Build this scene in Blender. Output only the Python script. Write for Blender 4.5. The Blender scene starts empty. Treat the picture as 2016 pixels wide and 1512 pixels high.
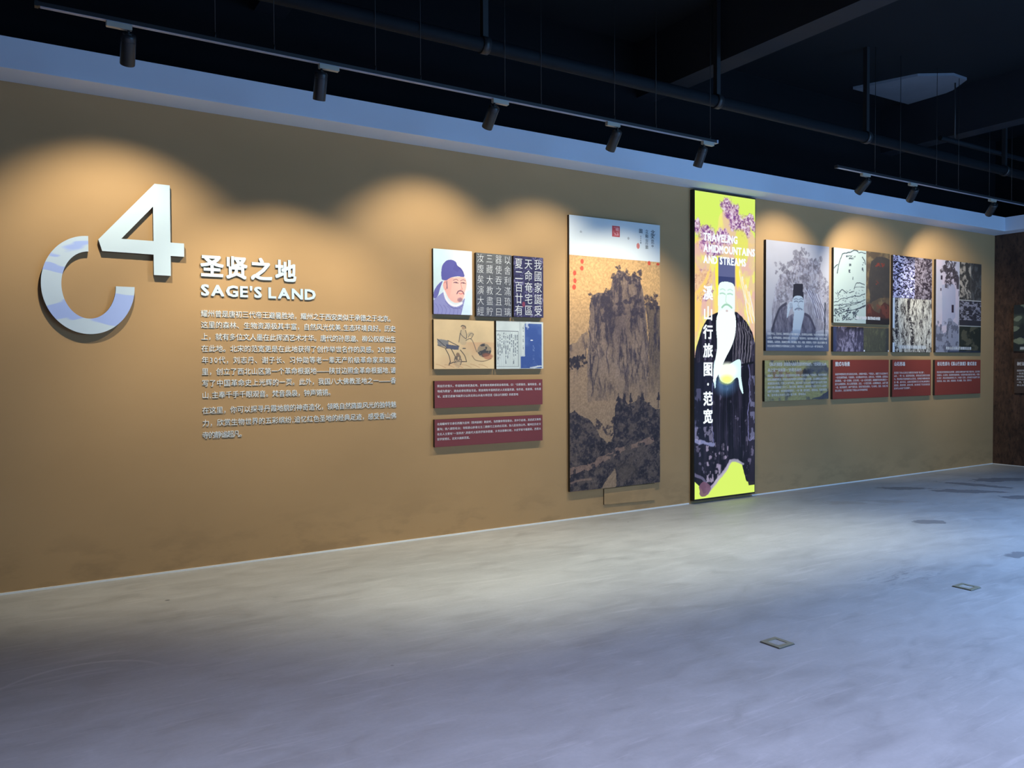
import bpy, bmesh, math, random
import numpy as np
from mathutils import Vector, Matrix

# ------------------------------------------------------------------ camera, world, light, exposure
D = 6.194            # the long wall is the plane y = D
XR = 12.26           # the rusty end wall is the plane x = XR
ZT = 3.376           # underside of the white bulkhead
ZB = 3.572           # its top
ZC = 4.75            # black ceiling

scene = bpy.context.scene
C = scene.collection
cam_d = bpy.data.cameras.new('camera'); cam = bpy.data.objects.new('camera', cam_d); C.objects.link(cam)
cam_d.sensor_fit = 'HORIZONTAL'; cam_d.sensor_width = 36.0
cam_d.lens = 1559.4267 / 2016 * 36.0
cam_d.clip_start = 0.05; cam_d.clip_end = 100
right = Vector((0.8489243, -0.5284920, -0.0048649)); down = Vector((-0.0167089, -0.0176373, -0.9997048)); fwd = Vector((0.5282502, 0.8487550, -0.0238033))
m = Matrix((right, -down, -fwd)).transposed().to_4x4(); m.translation = (0, 0, 1.5)
cam.matrix_world = m
scene.camera = cam

w = bpy.data.worlds.new('world'); scene.world = w; w.use_nodes = True
w.node_tree.nodes['Background'].inputs[0].default_value = (0.3, 0.45, 1.0, 1)
w.node_tree.nodes['Background'].inputs[1].default_value = 0.0
vs = scene.view_settings
vs.view_transform = 'Standard'; vs.look = 'None'; vs.gamma = 1.0; vs.exposure = 0.0; vs.use_curve_mapping = False

def area(name, loc, target, sx, sy, power, col, spread=180):
    l = bpy.data.lights.new(name, 'AREA'); l.shape = 'RECTANGLE'; l.size = sx; l.size_y = sy; l.energy = power; l.color = col; l.spread = math.radians(spread)
    o = bpy.data.objects.new(name, l); C.objects.link(o); o.location = loc
    o.rotation_euler = (Vector(target) - Vector(loc)).to_track_quat('-Z', 'Y').to_euler()
    return o
# added cold area light, its source unseen, behind and to the right of the photographer
area('unseen_blue_light', (7.8, -4.0, 2.9), (7.0, 6.2, 3.0), 7.0, 2.2, 360, (0.235, 0.54, 1.0))['grp'] = 'face'
# added cool fill lights over the open floor, above and behind the photographer
area('floor_fill_light', (0.9, 0.0, 4.45), (0.9, 0.1, 0), 5.2, 1.6, 235, (0.61, 0.66, 1.0), 100)['grp'] = 'floor_l'
area('floor_fill_light', (8.3, -0.5, 4.45), (8.3, 0.1, 0), 3.6, 2.0, 650, (0.35, 0.56, 1.0), 106)['grp'] = 'floor_r'
# added neutral fill, out of view, brightening the floor before the long wall
area('strip_fill_light', (4.2, 2.75, 4.30), (4.3, 4.6, 0), 5.0, 0.3, 30, (0.97, 1.0, 0.86), 36)['grp'] = 'strip'

SPOT_COL = (1.0, 0.93, 0.73)
#        x     lamp tilt(deg from vertical)  aim shift in x   power   adapter side   cone
LAMPS = [(0.56, 39, 0.03, 108, -1, 90), (1.68, 25, 0.10, 150, 1, 90), (2.97, 42, 0.0, 88, 1, 88), (4.12, 38, 0.06, 86, -1, 90),
         (5.08, 28, 0.03, 125, 1, 92), (7.42, 50, 0.08, 92, -1, 86), (8.25, 50, 0.85, 135, -1, 80), (9.87, 50, 0.9, 115, -1, 80)]

# ------------------------------------------------------------------ materials
def s2l(c):
    c = np.asarray(c, float) / 255.0
    return np.where(c <= 0.04045, c / 12.92, ((c + 0.055) / 1.055) ** 2.4)
def rgb(r, g, b):
    l = s2l((r, g, b)); return (float(l[0]), float(l[1]), float(l[2]), 1.0)
def newmat(name, col=(0.5, 0.5, 0.5, 1), rough=0.6, metal=0.0, spec=0.5):
    mt = bpy.data.materials.new(name); mt.use_nodes = True
    b = mt.node_tree.nodes['Principled BSDF']
    b.inputs['Base Color'].default_value = col; b.inputs['Roughness'].default_value = rough
    b.inputs['Metallic'].default_value = metal; b.inputs['Specular IOR Level'].default_value = spec
    return mt
class NT:
    def __init__(s, mt): s.t = mt.node_tree; s.b = s.t.nodes['Principled BSDF']
    def n(s, ty, **k):
        x = s.t.nodes.new(ty)
        for a, v in k.items(): setattr(x, a, v)
        return x
    def l(s, a, b): s.t.links.new(a, b)
    def val(s, sock, v):
        if hasattr(v, 'is_linked') or isinstance(v, bpy.types.NodeSocket): s.l(v, sock)
        else: sock.default_value = v
    def math(s, op, a, b=0.0, c=None, clamp=False):
        x = s.n('ShaderNodeMath', operation=op, use_clamp=clamp); s.val(x.inputs[0], a); s.val(x.inputs[1], b)
        if c is not None: s.val(x.inputs[2], c)
        return x.outputs[0]
    def mix(s, f, a, b, blend='MIX'):
        x = s.n('ShaderNodeMix', data_type='RGBA', blend_type=blend); s.val(x.inputs[0], f); s.val(x.inputs[6], a); s.val(x.inputs[7], b)
        return x.outputs[2]
    def pos(s): return s.n('ShaderNodeNewGeometry').outputs['Position']
    def mapping(s, v, loc=(0, 0, 0), rot=(0, 0, 0), sc=(1, 1, 1), ty='POINT'):
        x = s.n('ShaderNodeMapping', vector_type=ty); s.l(v, x.inputs[0])
        x.inputs[1].default_value = loc; x.inputs[2].default_value = rot; x.inputs[3].default_value = sc
        return x.outputs[0]
    def noise(s, v, scale, detail=4, rough=0.55, dist=0.0):
        x = s.n('ShaderNodeTexNoise'); s.l(v, x.inputs['Vector']); x.inputs['Scale'].default_value = scale
        x.inputs['Detail'].default_value = detail; x.inputs['Roughness'].default_value = rough; x.inputs['Distortion'].default_value = dist
        return x.outputs[0]
    def ramp(s, f, a, b, lo=0.0, hi=1.0):
        x = s.n('ShaderNodeMapRange'); s.l(f, x.inputs[0]); x.inputs[1].default_value = a; x.inputs[2].default_value = b
        x.inputs[3].default_value = lo; x.inputs[4].default_value = hi
        return x.outputs[0]
    def bump(s, h, st, dist=0.01):
        x = s.n('ShaderNodeBump'); x.inputs['Strength'].default_value = st; x.inputs['Distance'].default_value = dist
        s.l(h, x.inputs['Height']); s.l(x.outputs[0], s.b.inputs['Normal'])

def mat_wall():
    mt = newmat('ochre_paint', rough=0.75, spec=0.25); t = NT(mt); p = t.pos()
    a = t.noise(t.mapping(p, sc=(0.6, 1, 0.9)), 1.6, 5); f = t.noise(p, 60, 3)
    col = t.mix(t.ramp(a, 0.35, 0.7), (0.440, 0.270, 0.126, 1), (0.470, 0.291, 0.138, 1))
    # scuffs and damp tide marks low on the wall
    sep = t.n('ShaderNodeSeparateXYZ'); t.l(p, sep.inputs[0])
    low = t.ramp(sep.outputs[2], 0.0, 0.45, 1.0, 0.0)
    sc = t.noise(t.mapping(p, sc=(0.9, 1, 2.2)), 3.0, 5, 0.6)
    k = t.math('MULTIPLY', low, t.ramp(sc, 0.48, 0.62))
    col = t.mix(t.math('MULTIPLY', k, 0.35), col, (0.20, 0.125, 0.065, 1))
    t.l(col, t.b.inputs['Base Color']); t.bump(f, 0.08, 0.002)
    return mt
def mat_floor():
    mt = newmat('polished_concrete', rough=0.5, spec=0.4); t = NT(mt); p = t.pos()
    big = t.noise(t.mapping(p, rot=(0, 0, 0.3), sc=(0.6, 1.1, 1)), 0.9, 5, 0.6, 0.6)
    mid = t.noise(t.mapping(p, rot=(0, 0, 0.5), sc=(1.0, 2.2, 1)), 3.0, 6, 0.62, 0.8)
    fine = t.noise(p, 45, 4, 0.6)
    streak = t.noise(t.mapping(p, rot=(0, 0, -0.6), sc=(0.7, 7, 1)), 2.4, 6, 0.65, 1.2)
    col = t.mix(t.ramp(big, 0.3, 0.72), (0.34, 0.337, 0.335, 1), (0.42, 0.415, 0.41, 1))
    col = t.mix(t.ramp(mid, 0.45, 0.68, 0.0, 0.45), col, (0.50, 0.495, 0.49, 1))
    col = t.mix(t.ramp(mid, 0.26, 0.44, 0.38, 0.0), col, (0.20, 0.20, 0.20, 1))
    col = t.mix(t.ramp(streak, 0.56, 0.70, 0.0, 0.45), col, (0.55, 0.54, 0.54, 1))
    col = t.mix(t.ramp(fine, 0.3, 0.7, 0.0, 0.10), col, (0.18, 0.18, 0.18, 1))
    edge = t.noise(p, 5.5, 5, 0.6); edge2 = t.noise(t.mapping(p, loc=(7, 3, 0)), 14, 3)
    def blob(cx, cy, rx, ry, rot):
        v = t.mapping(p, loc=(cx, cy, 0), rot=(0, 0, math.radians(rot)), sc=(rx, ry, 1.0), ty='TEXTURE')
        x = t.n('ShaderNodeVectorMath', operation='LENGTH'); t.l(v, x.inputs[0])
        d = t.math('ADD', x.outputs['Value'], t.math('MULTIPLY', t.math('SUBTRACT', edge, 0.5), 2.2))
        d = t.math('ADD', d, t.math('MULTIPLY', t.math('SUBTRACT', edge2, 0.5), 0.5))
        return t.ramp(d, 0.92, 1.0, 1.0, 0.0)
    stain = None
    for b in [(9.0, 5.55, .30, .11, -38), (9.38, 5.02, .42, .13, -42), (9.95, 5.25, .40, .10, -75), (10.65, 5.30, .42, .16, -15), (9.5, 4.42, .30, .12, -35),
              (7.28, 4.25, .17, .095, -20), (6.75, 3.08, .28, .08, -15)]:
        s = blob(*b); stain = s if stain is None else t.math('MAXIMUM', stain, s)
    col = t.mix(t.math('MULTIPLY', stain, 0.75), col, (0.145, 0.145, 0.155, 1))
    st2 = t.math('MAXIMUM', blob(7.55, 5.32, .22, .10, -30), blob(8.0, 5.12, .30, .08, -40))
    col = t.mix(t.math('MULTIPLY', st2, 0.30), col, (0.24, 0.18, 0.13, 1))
    # dark trowel scuffs
    def soft(cx, cy, rx, ry, rot):
        v = t.mapping(p, loc=(cx, cy, 0), rot=(0, 0, math.radians(rot)), sc=(rx, ry, 1.0), ty='TEXTURE')
        x = t.n('ShaderNodeVectorMath', operation='LENGTH'); t.l(v, x.inputs[0])
        return t.ramp(x.outputs['Value'], 0.3, 1.0, 1.0, 0.0)
    sc = t.noise(t.mapping(p, rot=(0, 0, 0.35), sc=(1.0, 5.5, 1)), 5.0, 6, 0.7, 1.5)
    k = t.math('MULTIPLY', t.ramp(sc, 0.50, 0.62), t.math('MAXIMUM', soft(5.25, 3.25, .55, .28, 0), t.math('MULTIPLY', soft(3.9, 2.1, .7, .2, 20), 0.25)))
    col = t.mix(t.math('MULTIPLY', k, 0.5), col, (0.10, 0.10, 0.115, 1))
    # pale arc of reflected light painted into the floor colour on the left
    x = t.n('ShaderNodeVectorMath', operation='DISTANCE'); t.l(p, x.inputs[0]); x.inputs[1].default_value = (0.22, 4.11, 0)
    ring = t.math('ABSOLUTE', t.math('SUBTRACT', x.outputs['Value'], 0.41))
    sp = t.n('ShaderNodeSeparateXYZ'); t.l(p, sp.inputs[0])
    ring = t.math('MULTIPLY', t.ramp(ring, 0.0, 0.018, 1.0, 0.0), t.ramp(sp.outputs[1], 4.22, 4.5, 0.0, 1.0))
    col = t.mix(t.math('MULTIPLY', ring, 0.5), col, (0.62, 0.61, 0.60, 1))
    # small dark specks and chips
    vo = t.n('ShaderNodeTexVoronoi'); t.l(p, vo.inputs['Vector']); vo.inputs['Scale'].default_value = 1.7
    vd = t.math('ADD', vo.outputs['Distance'], t.math('MULTIPLY', edge2, 0.05))
    col = t.mix(t.ramp(vd, 0.035, 0.05, 0.8, 0.0), col, (0.06, 0.06, 0.07, 1))
    t.l(col, t.b.inputs['Base Color'])
    r = t.ramp(mid, 0.3, 0.7, 0.42, 0.60); t.l(r, t.b.inputs['Roughness'])
    t.bump(t.math('ADD', mid, t.math('MULTIPLY', fine, 0.2)), 0.15, 0.004)
    return mt
def mat_rust():
    mt = newmat('rusted_panel', rough=0.8, spec=0.3); t = NT(mt); p = t.pos()
    a = t.noise(t.mapping(p, sc=(1, 1.6, 0.9)), 3.2, 6, 0.65, 0.5); b = t.noise(t.mapping(p, sc=(1, 2.4, 1.0)), 11, 6, 0.7)
    col = t.mix(t.ramp(a, 0.35, 0.66), (0.050, 0.028, 0.020, 1), (0.110, 0.060, 0.040, 1))
    col = t.mix(t.ramp(b, 0.50, 0.66, 0.0, 0.8), col, (0.018, 0.014, 0.013, 1))
    col = t.mix(t.ramp(b, 0.26, 0.42, 0.5, 0.0), col, (0.16, 0.10, 0.07, 1))
    t.l(col, t.b.inputs['Base Color']); t.bump(b, 0.4, 0.01)
    return mt
def mat_plain(name, col, rough=0.6, metal=0.0, spec=0.5, nz=0.1, scale=8):
    mt = newmat(name, col, rough, metal, spec); t = NT(mt)
    tc = t.n('ShaderNodeTexCoord').outputs['Object']
    f = t.noise(tc, scale, 4)
    d = tuple(x * (1 - nz) for x in col[:3]) + (1,)
    t.l(t.mix(f, d, col), t.b.inputs['Base Color'])
    return mt
M_WALL = mat_wall(); M_FLOOR = mat_floor(); M_RUST = mat_rust()
M_BLACK = mat_plain('black_ceiling_paint', (0.005, 0.008, 0.012, 1), 0.8, spec=0.2, nz=0.3, scale=2)
M_BLACKW = mat_plain('black_wall_paint', (0.006, 0.007, 0.009, 1), 0.9, spec=0.1, nz=0.3, scale=2)
M_BEAM = mat_plain('dark_beam_paint', (0.011, 0.015, 0.023, 1), 0.7, spec=0.3, nz=0.3, scale=2)
M_PIPE = mat_plain('dark_duct_sheet', (0.004, 0.007, 0.011, 1), 0.7, spec=0.2, nz=0.3, scale=3)
M_HALL = mat_plain('dark_hall_wall', (0.03, 0.03, 0.035, 1), 0.9, nz=0.2)
M_WHITE = mat_plain('white_plaster', (0.68, 0.75, 0.86, 1), 0.8, spec=0.2, nz=0.06, scale=1.2)
M_TRIM = mat_plain('pale_metal_trim', (0.90, 0.90, 0.88, 1), 0.3, metal=0.0, nz=0.15, scale=5)
M_LET = mat_plain('white_acrylic_letter', (0.60, 0.71, 0.76, 1), 0.35, nz=0.03, scale=3)
M_BODY = mat_plain('white_acrylic_character', (0.80, 0.83, 0.82, 1), 0.35, nz=0.03, scale=3)
M_LETSIDE = mat_plain('grey_letter_return', (0.10, 0.09, 0.08, 1), 0.6, nz=0.1)
M_ZERO = newmat('reflection_tinted_acrylic', rough=0.22, spec=0.5)
_t = NT(M_ZERO); _p = _t.pos(); _a = _t.noise(_t.mapping(_p, sc=(1.0, 1, 2.6)), 2.6, 2, 0.4, 0.7)
_t.l(_t.mix(_t.ramp(_a, 0.54, 0.56), (0.58, 0.68, 0.76, 1), (0.40, 0.50, 0.84, 1)), _t.b.inputs['Base Color'])  # blue patches are reflections painted into the acrylic's colour
M_EDGE = mat_plain('dark_board_edge', (0.022, 0.016, 0.014, 1), 0.7, nz=0.2)
M_RED = mat_plain('dull_red_board', rgb(122, 58, 62), 0.6, spec=0.3, nz=0.06, scale=2)
M_RED2 = mat_plain('brick_red_board', rgb(142, 64, 54), 0.6, spec=0.3, nz=0.06, scale=2)
M_PTXT = mat_plain('white_print', (0.72, 0.72, 0.74, 1), 0.6, spec=0.2, nz=0.02)
M_CAL = mat_plain('rubbing_white', (0.66, 0.66, 0.66, 1), 0.6, spec=0.2, nz=0.1)
M_INK = mat_plain('black_ink', (0.02, 0.02, 0.025, 1), 0.6, spec=0.2, nz=0.1)
M_SEAL = mat_plain('seal_red', rgb(190, 50, 50), 0.6, spec=0.2, nz=0.1)
M_LAMP = mat_plain('black_lamp_shell', (0.020, 0.021, 0.023, 1), 0.38, spec=0.5, nz=0.2)
M_TRACK = mat_plain('black_track_shell', (0.016, 0.017, 0.020, 1), 0.45, nz=0.2)
M_STRIP = mat_plain('pale_track_metal', (0.40, 0.45, 0.58, 1), 0.35, metal=0.3, nz=0.2, scale=3)  # bluish floor reflection on the track underside painted into this colour
M_ADAPT = mat_plain('grey_adapter', (0.42, 0.40, 0.34, 1), 0.5, metal=0.2, nz=0.1)
M_WIRE = mat_plain('steel_wire', (0.02, 0.018, 0.018, 1), 0.5, metal=0.3, nz=0.1)
M_BEZEL = mat_plain('black_bezel', (0.012, 0.012, 0.013, 1), 0.35, nz=0.1)
M_BRASS = mat_plain('brass_socket_frame', (0.34, 0.33, 0.24, 1), 0.45, metal=0.35, nz=0.2, scale=40)
M_SOCK = mat_plain('dusty_socket_lid', (0.46, 0.46, 0.44, 1), 0.6, nz=0.4, scale=60)
M_DARK = mat_plain('dark_gap', (0.01, 0.01, 0.01, 1), 0.9, nz=0.1)
M_PATCH = mat_plain('pale_ceiling_patch', (0.16, 0.18, 0.22, 1), 0.8, nz=0.45, scale=2.2)
M_GLOWTXT = newmat('screen_white', (0, 0, 0, 1), 0.3)
M_GLOWTXT.node_tree.nodes['Principled BSDF'].inputs['Emission Color'].default_value = (0.86, 0.95, 1.0, 1)
M_GLOWTXT.node_tree.nodes['Principled BSDF'].inputs['Emission Strength'].default_value = 1.15
def mat_print(name, emit=0.0, rough=0.55):
    mt = newmat(name, rough=rough, spec=0.3); t = NT(mt)
    a = t.n('ShaderNodeAttribute', attribute_name='ink'); 
    if emit:
        t.b.inputs['Base Color'].default_value = (0.01, 0.01, 0.01, 1)
        t.l(a.outputs['Color'], t.b.inputs['Emission Color']); t.b.inputs['Emission Strength'].default_value = emit
    else:
        t.l(a.outputs['Color'], t.b.inputs['Base Color'])
    return mt
M_PRINT = mat_print('printed_sheet'); M_SCREEN = mat_print('led_picture', 1.12, 0.3)
M_LENS = newmat('lamp_lens', (0, 0, 0, 1)); _b = M_LENS.node_tree.nodes['Principled BSDF']
_b.inputs['Emission Color'].default_value = (1, .85, .6, 1); _b.inputs['Emission Strength'].default_value = 6.0

# ------------------------------------------------------------------ mesh helpers
def link(name, mesh, mat, parent=None, loc=None):
    if isinstance(mesh, bmesh.types.BMesh):
        me = bpy.data.meshes.new(name); mesh.to_mesh(me); mesh.free()
    else: me = mesh
    if mat is not None and len(me.materials) == 0:
        for q in (mat if isinstance(mat, (list, tuple)) else [mat]): me.materials.append(q)
    o = bpy.data.objects.new(name, me); C.objects.link(o)
    if parent: o.parent = parent
    if loc is not None: o.location = loc
    return o
def box(bm, x0, y0, z0, x1, y1, z1, bev=0.0, mi=0):
    vs_ = [bm.verts.new(v) for v in ((x0, y0, z0), (x1, y0, z0), (x1, y1, z0), (x0, y1, z0), (x0, y0, z1), (x1, y0, z1), (x1, y1, z1), (x0, y1, z1))]
    fs = [bm.faces.new([vs_[i] for i in q]) for q in ((0, 3, 2, 1), (4, 5, 6, 7), (0, 1, 5, 4), (1, 2, 6, 5), (2, 3, 7, 6), (3, 0, 4, 7))]
    for f_ in fs: f_.material_index = mi
    if bev:
        es = list({e for f_ in fs for e in f_.edges})
        bmesh.ops.bevel(bm, geom=es, offset=bev, segments=2, affect='EDGES')
def cyl(bm, p0, p1, r0, r1=None, n=16, cap=True):
    r1 = r0 if r1 is None else r1
    p0, p1 = Vector(p0), Vector(p1); d = (p1 - p0).normalized()
    a = d.orthogonal().normalized(); b = d.cross(a)
    A = []; B = []
    for i in range(n):
        t = 2 * math.pi * i / n; q = a * math.cos(t) + b * math.sin(t)
        A.append(bm.verts.new(p0 + q * r0)); B.append(bm.verts.new(p1 + q * r1))
    for i in range(n): bm.faces.new((A[i], A[(i + 1) % n], B[(i + 1) % n], B[i])).smooth = True
    if cap: bm.faces.new(A[::-1]); bm.faces.new(B)
def lathe(bm, prof, n=28, M=None):
    rings = []
    for r, z in prof:
        rings.append([bm.verts.new((M or Matrix()) @ Vector((r * math.cos(2 * math.pi * i / n), r * math.sin(2 * math.pi * i / n), z))) for i in range(n)] if r > 1e-6
                     else [bm.verts.new((M or Matrix()) @ Vector((0, 0, z)))])
    for A, B in zip(rings, rings[1:]):
        for i in range(n):
            j = (i + 1) % n
            if len(A) == 1: bm.faces.new((A[0], B[j], B[i]))
            elif len(B) == 1: bm.faces.new((A[i], A[j], B[0]))
            else: bm.faces.new((A[i], A[j], B[j], B[i]))
def prism(bm, outer, y0, y1, holes=()):
    """outline in x,z extruded from y0 (back) to y1 (front); front material 0, rest 1"""
    loops = [list(outer)] + [list(h) for h in holes]
    edges = []; fr = []
    for lp in loops:
        v = [bm.verts.new((x, y1, z)) for x, z in lp]; fr.append(v)
        for i in range(len(v)): edges.append(bm.edges.new((v[i], v[(i + 1) % len(v)])))
    r = bmesh.ops.triangle_fill(bm, edges=edges, use_beauty=True, normal=Vector((0, -1, 0)))
    faces = [g for g in r['geom'] if isinstance(g, bmesh.types.BMFace)]
    for f_ in faces:
        f_.normal_update()
        if f_.normal.y > 0: f_.normal_flip()
        f_.material_index = 0
    for v in fr:
        bk = [bm.verts.new((q.co.x, y0, q.co.z)) for q in v]
        for i in range(len(v)):
            j = (i + 1) % len(v); f_ = bm.faces.new((v[i], v[j], bk[j], bk[i])); f_.material_index = 1
def thing(name, label, cat, loc=(0, 0, 0), group=None, rotz=0.0):
    o = bpy.data.objects.new(name, None); C.objects.link(o); o.location = loc; o.rotation_euler = (0, 0, rotz); o.empty_display_size = 0.1
    o['label'] = label; o['category'] = cat
    if group: o['group'] = group
    return o
def struct(o, label=None):
    o['kind'] = 'structure'
    if label: o['label'] = label
    return o

# ------------------------------------------------------------------ glyphs
TXT = {}      # (char, bold, extrude) -> mesh
def make_glyphs(chars, bold=0.0, ext=0.0):
    chars = sorted(set(chars) | {'国'}); tmp = []
    for ch in chars:
        if ch.isspace() or (ch, bold, ext) in TXT: continue
        cu = bpy.data.curves.new('g', 'FONT'); cu.body = ch; cu.size = 1.0; cu.offset = min(bold, 0.0); cu.extrude = ext; cu.resolution_u = 2
        o = bpy.data.objects.new('g', cu); C.objects.link(o); tmp.append((ch, o, cu))
    dg = bpy.context.evaluated_depsgraph_get(); dg.update()
    for ch, o, cu in tmp:
        TXT[(ch, bold, ext)] = bpy.data.meshes.new_from_object(o.evaluated_get(dg))
    for ch, o, cu in tmp:
        bpy.data.objects.remove(o); bpy.data.curves.remove(cu)
GD = {}
def glyph(ch, bold=0.0, ext=0.0):
    """verts (N,3) in cell units (x 0..w, y 0..1 up, z out) and faces, cell width"""
    k = (ch, bold, ext)
    if k in GD: return GD[k]
    def raw(c):
        me = TXT[(c, bold, ext)]; v = np.empty(len(me.vertices) * 3, 'f'); me.vertices.foreach_get('co', v); return v.reshape(-1, 3)
    ref = raw('国'); lo, hi = ref.min(0), ref.max(0); s = 0.90 / (hi[1] - lo[1])
    v = raw(ch).copy()
    faces = [tuple(p.vertices) for p in TXT[k].polygons]
    if len(v) == 0: GD[k] = (v, [], 0.5); return GD[k]
    cjk = ord(ch) > 0x2E80 and ord(ch) not in range(0x3000, 0x3011) and ord(ch) < 0xFF00
    v[:, 1] = (v[:, 1] - lo[1]) * s + 0.05; v[:, 2] *= s
    if cjk or ord(ch) > 0x2FFF:
        v[:, 0] = (v[:, 0] - (lo[0] + hi[0]) / 2) * s + 0.5; wd = 1.0
    else:
        wd = (v[:, 0].max() - v[:, 0].min()) * s + 0.12; v[:, 0] = (v[:, 0] - v[:, 0].min()) * s + 0.06
    if bold > 0.005:
        r = bold * .85; vv = []; ff = []; n = len(v)
        if bold < 0.02: offs = [(-1, 0), (1, 0)]
        elif ext: offs = [(a * .5, b * .5) for a in range(-2, 3) for b in range(-2, 3) if abs(a) == 2 or abs(b) == 2 or a == b == 0]
        else: offs = [(a, b) for a in (-1, 0, 1) for b in (-1, 0, 1)]
        for i, (dx, dy) in enumerate(offs):
            q = v.copy(); q[:, 0] += dx * r; q[:, 1] += dy * r
            if ext: q[:, 2] *= 1 - 0.003 * i
            else: q[:, 2] += i * 1e-4
            vv.append(q); ff += [tuple(j + n * i for j in p) for p in faces]
        v = np.concatenate(vv); faces = ff
    GD[k] = (v, faces, wd); return GD[k]
def cellw(ch): return 0.38 if ch in ",." else (0.62 if ch.isdigit() else (0.45 if ch in ' “”:' else 1.0))
def layout(row, x0, x1, size, just=True):
    ws = [cellw(c) * size for c in row]; tot = sum(ws); k = (x1 - x0) / tot if just else 1.0
    out = []; x = x0
    for c, w_ in zip(row, ws):
        out.append((c, x + w_ * k / 2)); x += w_ * k
    return out
def text_mesh(name, rows, mat, parent, y=-0.001, bold=0.0, squeeze=1.0):
    """rows: list of (string, x0, x1 or None, z_center, size); one flat printed mesh"""
    V = []; F = []; n = 0
    for row, x0, x1, zc, size in rows:
        for ch, xc in layout(row, x0, x1 if x1 is not None else 0, size, x1 is not None):
            if ch.isspace(): continue
            v, f, wd = glyph(ch, bold)
            if len(v) == 0: continue
            q = np.zeros((len(v), 3)); q[:, 0] = xc + (v[:, 0] - wd / 2) * size * squeeze; q[:, 2] = zc + (v[:, 1] - 0.5) * size; q[:, 1] = y - v[:, 2]
            V.append(q); F += [tuple(i + n for i in p) for p in f]; n += len(v)
    me = bpy.data.meshes.new(name); me.from_pydata(np.concatenate(V).tolist(), [], F); me.update()
    o = link(name, me, mat, parent); o['kind'] = 'stuff'
    return o

# ------------------------------------------------------------------ painted sheets (colour per vertex of a fine grid)
def vnoise(w_, h_, sx, sy, seed, octv=4, pers=0.5):
    rs = np.random.RandomState(seed); out = np.zeros((h_, w_)); amp = 1; tot = 0
    for o in range(octv):
        gx, gy = max(2, int(sx * 2 ** o) + 2), max(2, int(sy * 2 ** o) + 2); g = rs.rand(gy + 1, gx + 1)
        x = np.linspace(0, sx * 2 ** o, w_); y = np.linspace(0, sy * 2 ** o, h_)
        xi = np.minimum(x.astype(int), gx - 1); yi = np.minimum(y.astype(int), gy - 1); fx = x - xi; fy = y - yi
        fx = fx * fx * (3 - 2 * fx); fy = (fy * fy * (3 - 2 * fy))[:, None]
        a = g[yi][:, xi]; b = g[yi][:, xi + 1]; c = g[yi + 1][:, xi]; d = g[yi + 1][:, xi + 1]
        out += amp * ((a * (1 - fx) + b * fx) * (1 - fy) + (c * (1 - fx) + d * fx) * fy); tot += amp; amp *= pers
    return out / tot
def smooth(pts, n=6, closed=True):
    P = [np.array(p, float) for p in pts]; out = []; N = len(P)
    rng = range(N) if closed else range(N - 1)
    for i in rng:
        p0 = P[(i - 1) % N] if closed or i > 0 else P[i]; p1 = P[i]; p2 = P[(i + 1) % N]; p3 = P[(i + 2) % N] if closed or i + 2 < N else P[i + 1]
        for k in range(n):
            t = k / n; out.append(0.5 * ((2 * p1) + (-p0 + p2) * t + (2 * p0 - 5 * p1 + 4 * p2 - p3) * t * t + (-p0 + 3 * p1 - 3 * p2 + p3) * t ** 3))
    if not closed: out.append(P[-1])
    return out
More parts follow.
